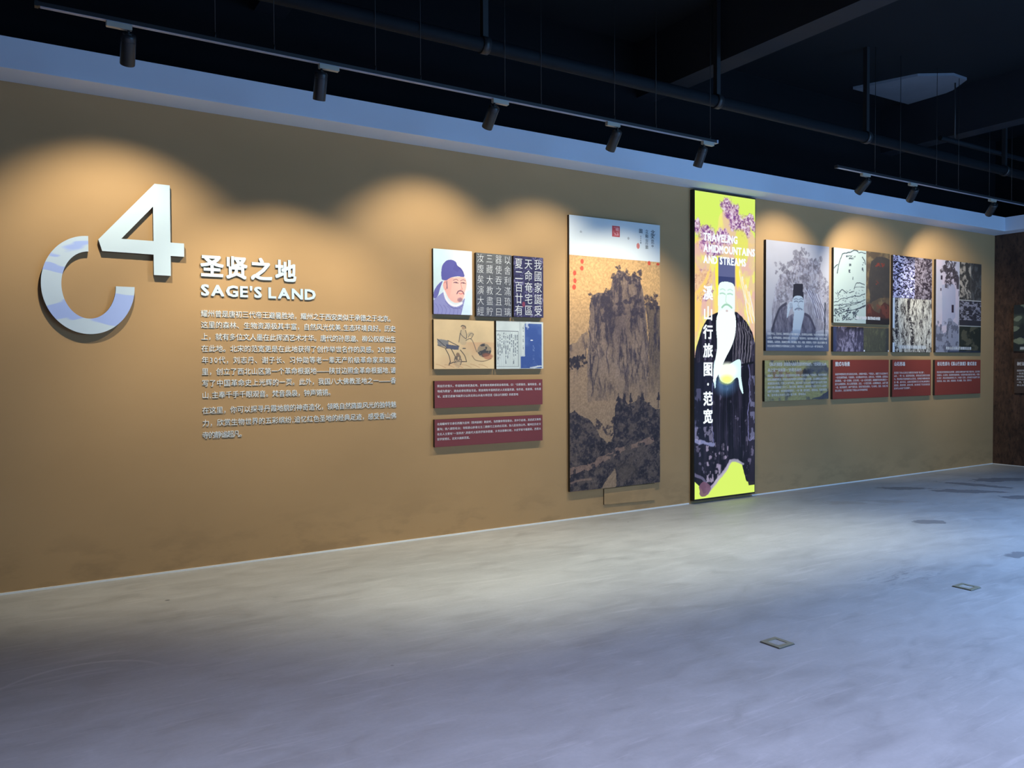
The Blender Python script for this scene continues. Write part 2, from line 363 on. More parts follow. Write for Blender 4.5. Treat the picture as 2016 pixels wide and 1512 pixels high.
class Cv:
    def __init__(s, w_, h_, bg, asp, seed=1):
        s.w, s.h, s.asp, s.seed = w_, h_, asp, seed   # asp = height / width
        s.a = np.tile(np.array(bg, float), (h_, w_, 1)); s.u, s.v = np.meshgrid(np.linspace(0, 1, w_), np.linspace(0, 1, h_))
        s.k = 0
    def n(s, sx, sy=None, octv=4, pers=0.5):
        s.k += 1; sy = sx * s.asp if sy is None else sy
        return vnoise(s.w, s.h, sx, sy, s.seed * 100 + s.k, octv, pers)
    def nw(s, sx, sy=None, octv=4, pers=0.5, wp=.03):
        a = s.n(sx, sy, octv, pers); dx = (s.n(9, octv=3) - .5) * wp * 2; dy = (s.n(9, octv=3) - .5) * wp * 2 / s.asp
        yi = np.clip(((s.v + dy) * (s.h - 1)).astype(int), 0, s.h - 1); xi = np.clip(((s.u + dx) * (s.w - 1)).astype(int), 0, s.w - 1); return a[yi, xi]
    def warp(s, rough, sc=10):
        if not rough: return s.u, s.v
        if not hasattr(s, 'wc'): s.wc = {}
        if sc not in s.wc: s.wc[sc] = [(s.n(sc, octv=3) - .5, s.n(sc, octv=3) - .5) for _ in range(3)]
        s.wi = getattr(s, 'wi', 0) + 1; a, b = s.wc[sc][s.wi % 3]
        return s.u + a * rough, s.v + b * rough / s.asp
    def mix(s, m_, col):
        m_ = np.clip(m_, 0, 1)[..., None]; s.a = s.a * (1 - m_) + np.array(col, float) * m_ if not isinstance(col, np.ndarray) or col.ndim < 3 else s.a * (1 - m_) + col * m_
    def inside(s, pts, rough=0, sc=10):
        U, V = s.warp(rough, sc); r = np.zeros(U.shape, bool); n = len(pts)
        for i in range(n):
            (x0, y0), (x1, y1) = pts[i], pts[(i + 1) % n]
            if y0 == y1: continue
            c = ((y0 > V) != (y1 > V)) & (U < (x1 - x0) * (V - y0) / (y1 - y0) + x0); r ^= c
        return r.astype(float)
    def poly(s, pts, col, al=1.0, rough=0, sc=10, sm=False):
        m_ = s.inside(smooth(pts) if sm else pts, rough, sc); s.mix(m_ * al, col); return m_
    def rect(s, u0, v0, u1, v1, col, al=1.0): 
        m_ = ((s.u >= u0) & (s.u <= u1) & (s.v >= v0) & (s.v <= v1)).astype(float); s.mix(m_ * al, col); return m_
    def ell(s, cx, cy, rx, ry, col, al=1.0, rough=0, soft=0.05, sc=10):
        U, V = s.warp(rough, sc); d = np.sqrt(((U - cx) / rx) ** 2 + ((V - cy) / ry) ** 2)
        m_ = np.clip((1 - d) / soft + .5, 0, 1); s.mix(m_ * al, col); return m_
    def stroke(s, pts, wd, col, al=1.0, rough=0, taper=False, sm=True):
        P = smooth(pts, 5, False) if sm and len(pts) > 2 else [np.array(p, float) for p in pts]
        U, V = s.warp(rough, 14); pa = np.array([(p[0], p[1]) for p in P]); pad = wd * 2 + rough
        ys = np.clip([int((pa[:, 1].min() - pad / s.asp) * s.h) - 1, int((pa[:, 1].max() + pad / s.asp) * s.h) + 2], 0, s.h); xs = np.clip([int((pa[:, 0].min() - pad) * s.w) - 1, int((pa[:, 0].max() + pad) * s.w) + 2], 0, s.w)
        if ys[0] >= ys[1] or xs[0] >= xs[1]: return
        sl = (slice(*ys), slice(*xs)); U = U[sl]; V = V[sl]; best = np.full(U.shape, 9.)
        for i in range(len(P) - 1):
            a, b = P[i], P[i + 1]; dx, dy = b[0] - a[0], (b[1] - a[1]) * s.asp; L = dx * dx + dy * dy + 1e-12
            t = np.clip(((U - a[0]) * dx + (V - a[1]) * s.asp * dy) / L, 0, 1)
            d = np.sqrt((U - a[0] - t * dx) ** 2 + ((V - a[1]) * s.asp - t * dy) ** 2)
            best = np.minimum(best, d / wd)
        m_ = (np.clip((1 - best) * 2 + .5, 0, 1) * al)[..., None]; s.a[sl] = s.a[sl] * (1 - m_) + np.array(col, float) * m_
    def tint(s, m_, lo, hi, amount=1.0):
        s.a *= 1 + (m_[..., None] * (hi - lo) + lo - 1) * amount
    def mesh(s, name, W_, H_, mat, parent, y, x0=0.0, z0=0.0):
        h_, w_ = s.h, s.w; a = np.clip(s.a, 0, 400)
        lin = np.where(a <= 10.3, a / 255 / 12.92, ((a / 255 + .055) / 1.055) ** 2.4)
        co = np.zeros((h_, w_, 3), 'f'); co[..., 0] = x0 + s.u * W_; co[..., 2] = z0 + (1 - s.v) * H_; co[..., 1] = y
        idx = np.arange(h_ * w_).reshape(h_, w_); q = np.stack([idx[1:, :-1], idx[1:, 1:], idx[:-1, 1:], idx[:-1, :-1]], -1).reshape(-1, 4)
        me = bpy.data.meshes.new(name); me.vertices.add(h_ * w_); me.vertices.foreach_set('co', co.ravel())
        me.loops.add(q.size); me.loops.foreach_set('vertex_index', q.ravel().astype('i')); me.polygons.add(len(q))
        me.polygons.foreach_set('loop_start', np.arange(0, q.size, 4, dtype='i')); me.update(calc_edges=True)
        at = me.color_attributes.new('ink', 'FLOAT_COLOR', 'POINT'); c4 = np.ones((h_ * w_, 4), 'f'); c4[:, :3] = lin.reshape(-1, 3)
        at.data.foreach_set('color', c4.ravel())
        return link(name, me, mat, parent)

# ------------------------------------------------------------------ the room
bm = bmesh.new(); box(bm, -6.0, -7.0, -0.15, XR + 0.2, D + 0.2, 0.0); struct(link('floor', bm, M_FLOOR))
bm = bmesh.new(); box(bm, -6.0, D, 0.0, XR, D + 0.2, ZT + 0.1); struct(link('wall_back', bm, M_WALL))
bm = bmesh.new(); box(bm, -6.0, D, ZT + 0.1, XR + .2, D + 0.2, ZC); struct(link('wall_upper', bm, M_BLACKW))
bm = bmesh.new(); box(bm, XR, -7.0, 0.0, XR + 0.2, D, ZT + 0.1); box(bm, XR, D, 0, XR + .2, D + .2, ZT + .1); struct(link('wall_right', bm, M_RUST))
bm = bmesh.new(); box(bm, XR, -7.0, ZT + 0.1, XR + 0.2, D, ZC); struct(link('wall_right_upper', bm, M_BLACKW))
bm = bmesh.new(); box(bm, -6.2, -7.0, 0.0, -6.0, D + .2, ZC); struct(link('wall_left', bm, M_HALL))
bm = bmesh.new(); box(bm, -6.2, -7.2, 0.0, XR + 0.2, -7.0, ZC); struct(link('wall_front', bm, M_HALL))
bm = bmesh.new(); box(bm, -6.2, -7.2, ZC, XR + 0.2, D + 0.2, ZC + 0.2); ceil = struct(link('ceiling', bm, M_BLACK))
# white bulkhead along both walls
bm = bmesh.new()
L = [(-6.0, D), (-6.0, D - .28), (XR - .28, D - .28), (XR - .28, -7.0), (XR, -7.0), (XR, D)]
lo = [bm.verts.new((x, y, ZT)) for x, y in L]; hi = [bm.verts.new((x, y, ZB)) for x, y in L]
bm.faces.new(lo); bm.faces.new(hi[::-1])
for i in range(6): bm.faces.new((lo[i], hi[i], hi[(i + 1) % 6], lo[(i + 1) % 6]))
bmesh.ops.recalc_face_normals(bm, faces=bm.faces)
struct(link('trim_1', bm, M_WHITE), 'white plaster bulkhead running round the top of the walls')
bm = bmesh.new(); box(bm, -6.0, D - 0.009, 0.0, 6.08, D, 0.013); box(bm, 7.06, D - 0.009, 0.0, XR - .01, D, 0.013)
struct(link('baseboard_back', bm, M_TRIM), 'thin pale strip where the ochre wall meets the floor')
bm = bmesh.new(); box(bm, XR - 0.008, -7.0, 0.0, XR, D - .01, 0.010); struct(link('baseboard_right', bm, M_TRIM))
# ceiling beams, hung from the slab
for x0, x1, zb in [(1.56, 1.80, 4.2), (5.36, 5.60, 4.2), (9.45, 9.69, 4.2)]:
    bm = bmesh.new(); box(bm, x0, -7.0, zb, x1, D, ZC); struct(link('ceiling_beam', bm, M_BEAM), 'dark beam crossing the black ceiling')
# pale patch on the ceiling, built as a thin slab
bm = bmesh.new()
pts = [(8.37, 5.84), (9.60, 5.82), (9.42, 5.25), (9.22, 4.98), (8.95, 4.98), (8.62, 5.20)]
a_ = [bm.verts.new((x, y, ZC - .03)) for x, y in pts]; b_ = [bm.verts.new((x, y, ZC)) for x, y in pts]
bm.faces.new(a_[::-1]); bm.faces.new(b_)
for i in range(len(pts)): bm.faces.new((a_[i], a_[(i + 1) % 6], b_[(i + 1) % 6], b_[i]))
o = link('ceiling_patch', bm, M_PATCH); o['label'] = 'pale grey patch on the black ceiling above the short track'; o['category'] = 'ceiling panel'

# long duct pipe
t = thing('duct_pipe', 'long dark round pipe running under the ceiling parallel to the wall', 'pipe', (0, 5.05, 3.83))
bm = bmesh.new(); cyl(bm, (-6, 0, 0), (XR - .29, 0, 0), 0.052, n=20); link('pipe_run', bm, M_PIPE, t)
for x in (-1.4, 2.92, 5.30, 7.46, 10.2):
    bm = bmesh.new(); cyl(bm, (x - .03, 0, 0), (x + .03, 0, 0), 0.062, n=20); cl = link('pipe_clamp', bm, M_TRACK, t)
    bm = bmesh.new(); box(bm, x - .022, -.022, .05, x + .022, .022, ZC - 3.83, 0); link('hanger', bm, M_TRACK, t)
t = thing('conduit_pipe', 'thin dark conduit close under the ceiling at the far right corner', 'pipe', (0, 5.10, 4.05))
bm = bmesh.new(); cyl(bm, (8.9, 0, 0), (XR - .29, 0, 0), 0.028, n=14); link('pipe_run', bm, M_PIPE, t)
for x in (9.2, 11.3):
    bm = bmesh.new(); cyl(bm, (x, 0, 0.02), (x, 0, ZC - 4.05), 0.008, n=8); link('hanger', bm, M_TRACK, t)

# ------------------------------------------------------------------ track lights
YT = D - 1.2; ZK = 3.445
def track(x0, x1, label, wires):
    t = thing('light_track', label, 'light track', (x0, YT, ZK))
    bm = bmesh.new(); box(bm, 0, -.017, -.006, x1 - x0, .017, .016); link('track_body', bm, M_TRACK, t)
    bm = bmesh.new(); box(bm, .02, -.013, -.009, x1 - x0 - .02, -.003, -.0055); box(bm, .02, .003, -.009, x1 - x0 - .02, .013, -.0055); link('underside_strip', bm, M_STRIP, t)
    bm = bmesh.new(); box(bm, -.006, -.019, -.010, 0.012, .019, .018); link('end_cap', bm, M_TRACK, t)
    bm = bmesh.new(); box(bm, x1 - x0 - .012, -.019, -.010, x1 - x0 + .006, .019, .018); link('end_cap', bm, M_STRIP if x1 < 6 else M_TRACK, t)
    for x in wires:
        bm = bmesh.new(); cyl(bm, (x - x0, 0, .016), (x - x0, 0, ZC - ZK - .002), .0028, n=8); cyl(bm, (x - x0, 0, .016), (x - x0, 0, .05), .006, n=8)
        link('suspension_cable', bm, M_WIRE, t)
track(0.11, 5.235, 'long black light track hung in front of the ochre wall', [1.03, 1.38, 2.05, 2.38, 3.06, 3.38, 4.09, 4.53, 5.16])
track(6.90, 11.9, 'shorter black light track hung near the right corner', [7.53, 7.97, 8.65, 9.09, 9.75, 10.26, 11.2])
LL = ['black track spotlight nearest the left, shining above the big white 4',
      'black track spotlight hanging straight, second from the left',
      'black track spotlight tilted at the wall above the blue-capped portrait',
      'black track spotlight with a grey adapter on its left, fourth from the left',
      'black track spotlight at the right end of the long track',
      'black track spotlight at the left end of the shorter track',
      'steeply tilted black spotlight in the middle of the shorter track',
      'steeply tilted black spotlight above the far right corner']
def lamp(i):
    x, tilt, ax, pw, side, cone = LAMPS[i]
    t = thing('track_spotlight', LL[i], 'spotlight', (x, YT, ZK - .009), 'black cylinder spotlights on the tracks')
    bm = bmesh.new(); box(bm, -.018 if side > 0 else -.115, -.017, -.030, .115 if side > 0 else .018, .017, 0, .003); link('adapter', bm, M_ADAPT, t)
    bm = bmesh.new(); cyl(bm, (0, 0, -.030), (0, 0, -.052), .007, n=12); cyl(bm, (-.016, 0, -.055), (.016, 0, -.055), .011, n=14); link('swivel_joint', bm, M_LAMP, t)
    aim = Vector((ax, 1.2, -1.2 / math.tan(math.radians(tilt)))).normalized()
    R = (-aim).to_track_quat('Z', 'Y').to_matrix().to_4x4()
    R.translation = Vector((0, 0, -.055)) 
    bm = bmesh.new()
    lathe(bm, [(0, .004), (.032, .004), (.038, -.002), (.0405, -.010), (.0405, -.030), (.0395, -.031), (.0395, -.034), (.0405, -.035), (.0405, -.166), (.039, -.169), (.035, -.169), (.033, -.150), (.020, -.130), (0, -.130)], 32, R)
    bmesh.ops.recalc_face_normals(bm, faces=bm.faces)
    for f_ in bm.faces: f_.smooth = True
    o = link('lamp_housing', bm, M_LAMP, t)
    md = o.modifiers.new('split', 'EDGE_SPLIT'); md.split_angle = math.radians(40)
    bm = bmesh.new(); lathe(bm, [(0, -.134), (.019, -.134), (.019, -.131), (0, -.131)], 20, R); link('lens', bm, M_LENS, t)
    l = bpy.data.lights.new('spot', 'SPOT'); l.energy = pw; l.color = SPOT_COL; l.spot_size = math.radians(cone); l.spot_blend = 0.72; l.shadow_soft_size = 0.012
    lo_ = bpy.data.objects.new('spot_beam', l); C.objects.link(lo_); lo_.parent = t
    lo_.location = Vector((0, 0, -.055)) + aim * .175; lo_.rotation_euler = aim.to_track_quat('-Z', 'Y').to_euler()
for i in range(len(LAMPS)): lamp(i)

# ------------------------------------------------------------------ numerals
def ellpts(cx, cz, rx, rz, a0, a1, n): return [(cx + rx * math.cos(a0 + (a1 - a0) * i / n), cz + rz * math.sin(a0 + (a1 - a0) * i / n)) for i in range(n + 1)]
cx, cz = 0.418, 2.062
out = ellpts(cx, cz, .284, .335, math.pi / 2, 2 * math.pi, 72); inn = ellpts(cx, cz, .165, .229, 2 * math.pi, math.pi / 2, 72)
t = thing('numeral_zero', 'white raised oval numeral with its top right quarter cut away', 'numeral', (cx, D, 1.727))
bm = bmesh.new(); prism(bm, [(x - cx, z - 1.727) for x, z in out + inn], -0.002, -0.045); link('letter_body', bm, [M_ZERO, M_LETSIDE], t)
four = [(0.841, 2.802), (0.942, 2.802), (0.941, 2.393), (1.032, 2.393), (1.032, 2.297), (0.941, 2.297), (0.940, 2.154), (0.828, 2.154), (0.828, 2.299), (0.502, 2.301), (0.479, 2.379)]
hole = [(0.829, 2.639), (0.829, 2.395), (0.622, 2.395)]
t = thing('numeral_four', 'large white raised numeral 4 on the ochre wall', 'numeral', (0.76, D, 2.154))
bm = bmesh.new(); prism(bm, [(x - .76, z - 2.154) for x, z in four], -0.002, -0.045, [[(x - .76, z - 2.154) for x, z in hole]]); link('letter_body', bm, [M_LET, M_LETSIDE], t)

# ------------------------------------------------------------------ raised lettering
def raised(parent, name, items, bold, ext, depth, px, pz, side=None, face=None):
    """items: (char, x centre, z centre, width, height)"""
    cache = {}
    for ch, xc, zc, w_, h_ in items:
        v, f, wd = glyph(ch, bold, ext)
        k = (ch, round(w_, 4), round(h_, 4))
        if k not in cache:
            q = v.copy(); zmn, zmx = v[:, 2].min(), v[:, 2].max()
            xs = (v[:, 0] - wd / 2) * w_; zs = (v[:, 1] - .5) * h_
            ys = -depth * (v[:, 2] - zmn) / max(zmx - zmn, 1e-6) - .001
            me = bpy.data.meshes.new(name); me.from_pydata(np.stack([xs, ys, zs], -1).tolist(), [], f); me.update()
            me.materials.append(face or M_LET); me.materials.append(side or M_LETSIDE)
            mi = np.array([1 if abs(p.normal.y) < .5 else 0 for p in me.polygons], 'i'); me.polygons.foreach_set('material_index', mi)
            cache[k] = me
        o = bpy.data.objects.new(name, cache[k]); C.objects.link(o); o.parent = parent; o.location = (xc - px, 0, zc - pz)

BODY = ["耀州曾是唐初三代帝王避暑胜地，耀州之于西安类似于承德之于北京。", "这里的森林、生物资源极其丰富，自然风光优美,生态环境良好。历史",
        "上，就有多位文人墨在此挥洒艺术才华。唐代的孙思邈、柳公权都出生", "在此地。北宋的范宽更是在此地获得了创作举世名作的灵感。20世纪",
        "年30代，刘志丹、谢子长、习仲勋等老一辈无产阶级革命家来到这", "里，创立了西北山区第一个革命根据地——陕甘边照金革命根据地,谱",
        "写了中国革命史上光辉的一页。此外，我国八大佛教圣地之一——香", "山,主奉千手千眼观音。梵音袅袅，钟声锵锵。",
        "在这里，你可以探寻丹霞地貌的神奇造化，领略自然旖旎风光的独特魅", "力，欣赏生物世界的五彩缤纷,追忆红色圣地的经典足迹，感受香山佛", "寺的静谧超凡。"]
BZ = [1.893, 1.810, 1.722, 1.634, 1.548, 1.462, 1.376, 1.288, 1.174, 1.080, 0.990]
BX = [2.685, 2.700, 2.700, 2.700, 2.700, 2.700, 2.700, 2.160, 2.700, 2.700, 1.460]
make_glyphs(''.join(BODY), 0.0, 0.05)
def para(rows, name, label):
    px, pz = 1.149, BZ[rows[-1]] - .025
    t = thing(name, label, 'lettering', (px, D, pz)); items = []
    for r in rows:
        for ch, xc in layout(BODY[r], 1.147, BX[r], .05):
            if ch.isspace(): continue
            s_ = .054
            items.append((ch, xc, BZ[r], s_ * (.92 if cellw(ch) == 1 else .9), s_))
    raised(t, 'character', items, 0.0, 0.05, .006, px, pz, M_BODY, M_BODY)
para(range(0, 8), 'wall_paragraph', 'eight lines of small raised white Chinese characters beside the numeral')
para(range(8, 11), 'wall_paragraph', 'three lines of small raised white Chinese characters, the lower paragraph')
make_glyphs('圣贤之地', 0.036, 0.05)
t = thing('title_lettering', 'four large raised white Chinese characters above the English line', 'lettering', (1.15, D, 2.16))
raised(t, 'character', [(c, x, z, (.172 * wf), .172) for c, x, z, wf in (('圣', 1.230, 2.243, .94), ('贤', 1.405, 2.241, .94), ('之', 1.590, 2.239, .94), ('地', 1.777, 2.237, .94))], 0.036, 0.05, .014, 1.15, 2.16)
make_glyphs("SAGE'SLAND", 0.038, 0.05)
t = thing('subtitle_lettering', "raised white capital letters reading SAGE'S LAND", 'lettering', (1.15, D, 2.02))
def latin_row(word, x0, x1, gap=.018, space=.05, bold=.038, ext=.05):
    ws = []
    for ch in word:
        if ch == ' ': ws.append(None); continue
        v, f, wd = glyph(ch, bold, ext); ws.append(float(v[:, 0].max() - v[:, 0].min()))
    return ws
# natural widths scaled to the measured span
word = "SAGE'S LAND"; ws = latin_row(word, 0, 0); hcap = .9
vS, _, _ = glyph('E', 0.038, 0.05); capH = vS[:, 1].max() - vS[:, 1].min()
hs = .084 / capH; gap = .013; sp = .036
nat = sum(w_ for w_ in ws if w_) * hs; tot = 2.000 - 1.150; kx = (tot - gap * (len(word) - 3) - sp) / nat
items = []; x = 1.150
for ch, w_ in zip(word, ws):
    if w_ is None: x += sp; continue
    v, f, wd = glyph(ch, .038, .05); wdw = w_ * hs * kx
    cxv = (v[:, 0].max() + v[:, 0].min()) / 2 - wd / 2
    items.append((ch, x + wdw / 2 - cxv * hs * kx, 2.066 + (.5 - (vS[:, 1].max() + vS[:, 1].min()) / 2) * hs, hs * kx, hs)); x += wdw + (0 if False else gap)
raised(t, 'letter', items, .038, .05, .012, 1.15, 2.02)

# ------------------------------------------------------------------ boards
def board(name, label, cat, x0, x1, z0, z1, th=.032, mats=None, group=None, rw=None):
    """root at the lower left corner on the wall, x right, -y out of the wall"""
    if rw is None: t = thing(name, label, cat, (x0, D, z0), group)
    else: t = thing(name, label, cat, (XR, rw, z0), group, -math.pi / 2)
    W_, H_ = x1 - x0, z1 - z0
    bm = bmesh.new(); box(bm, 0, -th, 0, W_, -.001, H_); 
    for f_ in bm.faces:
        f_.normal_update(); f_.material_index = 0 if f_.normal.y < -.5 else 1
    link('board', bm, mats or [M_EDGE, M_EDGE], t)
    return t, W_, H_, -th
# --- portrait with blue cap
t, W_, H_, Y = board('portrait_panel', 'colour portrait print of a bearded man in a blue cap', 'picture', 3.043, 3.423, 1.945, 2.508)
c = Cv(150, 220, (222, 232, 232), H_ / W_, 3)
c.mix(np.clip(c.u * 1.3 - .35, 0, 1) * np.clip(1.3 - c.v, 0, 1), (255, 232, 226)); c.mix(np.clip(1 - c.u - c.v, 0, 1) * .6, (200, 236, 232))
c.poly([(.23, .49), (.1, .56), (.01, .66), (.01, .76), (.1, .73), (.17, .6)], (112, 108, 172), sm=True)
c.poly([(0, .79), (.14, .71), (.27, .65), (.33, .78), (.5, .87), (.7, .84), (.79, .74), (.87, .82), (.84, 1.01), (0, 1.01)], (150, 148, 196))
c.poly([(.28, .48), (.36, .44), (.76, .41), (.85, .48), (.84, .58), (.80, .65), (.775, .73), (.68, .80), (.54, .815), (.4, .76), (.30, .65), (.24, .56)], (255, 190, 172), sm=True)
c.mix(c.inside([(.28, .48), (.5, .43), (.45, .6), (.4, .76), (.3, .65), (.24, .56)]) * .25, (235, 150, 140))
c.ell(.295, .56, .05, .065, (252, 178, 162)); c.stroke([(.27, .52), (.31, .5), (.34, .56), (.31, .62)], .008, (190, 110, 110), .7)
c.poly([(.27, .63), (.33, .745), (.44, .82), (.58, .845), (.72, .80), (.74, .83), (.58, .88), (.42, .855), (.30, .77), (.25, .66)], (246, 240, 240), sm=True)
c.poly([(.21, .46), (.20, .36), (.23, .25), (.33, .175), (.46, .155), (.57, .18), (.62, .24), (.70, .27), (.77, .33), (.79, .405), (.62, .405), (.45, .43), (.33, .475), (.25, .475)], (96, 92, 160), sm=True)
c.poly([(.57, .18), (.62, .24), (.70, .27), (.62, .34), (.5, .3)], (84, 80, 148), .5); c.stroke([(.62, .245), (.66, .27), (.77, .345)], .009, (70, 66, 130), .7)
c.stroke([(.34, .49), (.345, .56), (.35, .6)], .012, (110, 90, 110), .7)
for e in (.58, .77): c.stroke([(e - .06, .505), (e, .498), (e + .05, .51)], .010, (90, 60, 80), .85); c.stroke([(e - .075, .47), (e, .452), (e + .05, .467)], .009, (130, 90, 100), .7); c.ell(e, .507, .014, .007, (60, 45, 65))
c.stroke([(.70, .50), (.72, .57), (.74, .60), (.69, .605)], .008, (214, 130, 120), .8)
c.stroke([(.60, .675), (.63, .64), (.69, .625), (.75, .64), (.78, .675)], .013, (120, 80, 95), .9); c.stroke([(.65, .665), (.70, .675), (.75, .664)], .010, (226, 110, 110), .9)
c.ell(.68, .765, .07, .035, (130, 95, 115), .65, rough=.03, soft=.6)
for k in range(7): c.stroke([(.05 + .1 * k, .84 + .01 * k), (.12 + .1 * k, .92), (.1 + .1 * k, 1.0)], .007, (112, 108, 168), .6)
c.stroke([(.30, .80), (.45, .89), (.62, .9), (.76, .85)], .008, (108, 104, 164), .8)
c.poly([(.86, .63), (1.01, .58), (1.01, .7), (.93, 1.01), (.70, 1.01)], (222, 238, 246)); c.tint(c.n(5), .97, 1.03)
c.mesh('printed_sheet', W_, H_, M_PRINT, t, Y - .001)
# --- calligraphy rubbings
CA = ['汝腹矣演大經', '三藏大教盡貯', '器使吞之且曰', '以舍利滿琉璃']; CB = ['夏二百廿有', '天命奄宅區', '我國家誕受']
make_glyphs(''.join(CA), -0.010)
t, W_, H_, Y = board('calligraphy_panel', 'dark grey rubbing print with four columns of thin white characters', 'picture', 3.464, 3.836, 1.937, 2.502)
c = Cv(90, 120, (92, 92, 92), H_ / W_, 5); c.mix(np.clip(c.v * .8, 0, 1) * .7, (70, 72, 92)); c.tint(c.n(24, octv=3), .8, 1.2); c.mesh('printed_sheet', W_, H_, M_PRINT, t, Y - .001)
rows = [(ch, .045 + .094 * k, .045 + .094 * k, H_ - .048 - .0945 * j, .080) for k, col in enumerate(CA) for j, ch in enumerate(col)]
text_mesh('printed_text', [(a, b, c_ + 1e-6, d, e) for a, b, c_, d, e in rows], M_CAL, t, Y - .002, -0.010, .86)
t, W_, H_, Y = board('calligraphy_panel', 'navy rubbing print with three columns of bold white characters', 'picture', 3.858, 4.185, 1.943, 2.502)
c = Cv(90, 130, (52, 48, 82), H_ / W_, 6); c.tint(c.n(18), .7, 1.3); nz = c.n(26); c.mix((nz > .60) * .55 * (c.n(4) > .5), (150, 142, 178)); c.ell(.33, .79, .05, .045, (150, 60, 80), .8)
c.mesh('printed_sheet', W_, H_, M_PRINT, t, Y - .002 + .001)
rows = [(ch, .055 + .106 * k, .055 + .106 * k + 1e-6, H_ - .070 - .107 * j, .100) for k, col in enumerate(CB) for j, ch in enumerate(col)]
make_glyphs(''.join(CB), 0.004); text_mesh('printed_text', rows, M_CAL, t, Y - .003, 0.004, .88)
# --- ink scene
t, W_, H_, Y = board('ink_scene_panel', 'tan ink drawing print of a seated figure, a desk and a rock', 'picture', 3.042, 3.645, 1.469, 1.898)
c = Cv(220, 160, (230, 198, 150), H_ / W_, 7); c.tint(c.n(4), .93, 1.07); c.mix(np.clip(c.n(3) - .45, 0, 1) * 1.4 * (c.v > .45), (214, 160, 120))
def q4(x, y): return ((x - 70) / 640, (y - 858) / 525)
c.poly([q4(108, 1062), q4(215, 1078), q4(222, 1140), q4(110, 1132)], (120, 120, 125), .85, rough=.03); c.poly([q4(195, 1118), q4(332, 1138), q4(325, 1180), q4(198, 1168)], (78, 82, 104), .9, rough=.02)
for a, b in (((105, 1065), (205, 1160)), ((110, 1130), (200, 1165)), ((215, 1080), (332, 1140))): c.stroke([q4(*a), q4(*b)], .006, (70, 66, 70), .8)
for pts in ([(190, 1170), (225, 1240), (240, 1310)], [(250, 1170), (290, 1250), (310, 1300)], [(345, 1180), (390, 1240), (410, 1305)], [(225, 1330), (300, 1305), (410, 1305)], [(235, 1310), (225, 1345)]):
    c.stroke([q4(*p) for p in pts], .006, (62, 54, 52), .9)
c.ell(*q4(378, 940), .028, .04, (176, 140, 110), .8); c.stroke([q4(x, y) for x, y in ((355, 925), (370, 915), (398, 925), (402, 945))], .007, (80, 70, 66), .9)
c.poly([q4(355, 965), q4(400, 960), q4(418, 1040), q4(400, 1120), q4(345, 1110), q4(330, 1040)], (196, 172, 138), .6, sm=True)
for pts in ([(355, 965), (352, 1010), (400, 1055), (412, 1040)], [(345, 1000), (335, 1060), (330, 1095)], [(400, 965), (412, 1010), (410, 1050)], [(405, 1075), (450, 1055), (480, 1090), (520, 1200)], [(430, 1040), (455, 1000), (485, 1005)], [(455, 1060), (475, 1030), (485, 1010)]):
    c.stroke([q4(*p) for p in pts], .005, (84, 76, 72), .85)
c.ell(*q4(458, 1015), .045, .05, (170, 150, 124), .5, rough=.05, soft=.5)
m_ = c.ell(*q4(600, 1180), .12, .14, (150, 134, 110), .8, rough=.05); c.mix(m_ * (c.n(22) > .52), (78, 74, 74)); c.ell(*q4(645, 1238), .075, .07, (176, 104, 78), .7, rough=.06, soft=.4)
c.stroke([q4(x, y) for x, y in ((470, 1240), (510, 1290), (600, 1300), (680, 1270))], .005, (110, 84, 66), .8); c.ell(*q4(385, 1162), .03, .012, (70, 64, 66))
m_ = c.ell(*q4(320, 1290), .06, .15, (196, 168, 134), .6, rough=.04); c.mix(m_ * (c.n(20) > .56) * .8, (96, 84, 76)); c.ell(*q4(318, 1228), .03, .04, (150, 120, 96), .8)
for k in range(6): c.stroke([q4(90 + 90 * k, 1330 + 8 * (k % 2)), q4(140 + 90 * k, 1345), q4(190 + 90 * k, 1370)], .004, (190, 136, 96), .6)
c.mesh('printed_sheet', W_, H_, M_PRINT, t, Y - .001)
# --- old book
t, W_, H_, Y = board('book_page_panel', 'print of an old book page beside a worn blue cover', 'picture', 3.669, 4.181, 1.466, 1.902)
c = Cv(200, 160, (206, 212, 208), H_ / W_, 8); c.tint(c.n(5), .95, 1.05)
c.rect(.0, .205, .46, .215, (90, 96, 104)); c.rect(.455, .205, .465, .96, (90, 96, 104)); c.rect(0, .945, .46, .955, (90, 96, 104)); c.rect(.49, 0, .50, 1, (150, 158, 160)); c.rect(.52, .03, .525, 1, (120, 128, 134), .8); c.rect(0, .0, 1, .015, (150, 150, 150), .6)
for k in range(11):
    u0 = .02 + .04 * k; c.rect(u0, .22, u0 + .004, .945, (150, 160, 162), .6); c.mix(((c.n(60, 34, 2) > .5) & (c.u > u0 + .010) & (c.u < u0 + .030) & (c.v > .24 + .03 * (k % 3)) & (c.v < .9 - .11 * ((k * 5) % 4))) * .75, (84, 92, 104))
for v0 in (.08, .3, .5): c.mix(((c.n(60, 40, 2) > .5) & (c.u > .555) & (c.u < .58) & (c.v > v0) & (c.v < v0 + .14)) * .6, (110, 118, 128))
m_ = np.maximum(c.rect(.60, .04, .965, .99, (60, 84, 146)), c.rect(.51, .74, .965, .99, (60, 84, 146))); c.mix(m_ * np.clip(c.n(5) - .45, 0, 1) * 1.6, (104, 126, 176)); c.stroke([(.60, .72), (.51, .735)], .008, (180, 190, 200))
c.ell(.66, .12, .05, .07, (200, 206, 216), .8, rough=.2, soft=.3, sc=14); c.ell(.75, .395, .03, .012, (214, 218, 224)); c.ell(.86, .96, .15, .02, (210, 214, 214), .9, rough=.05)
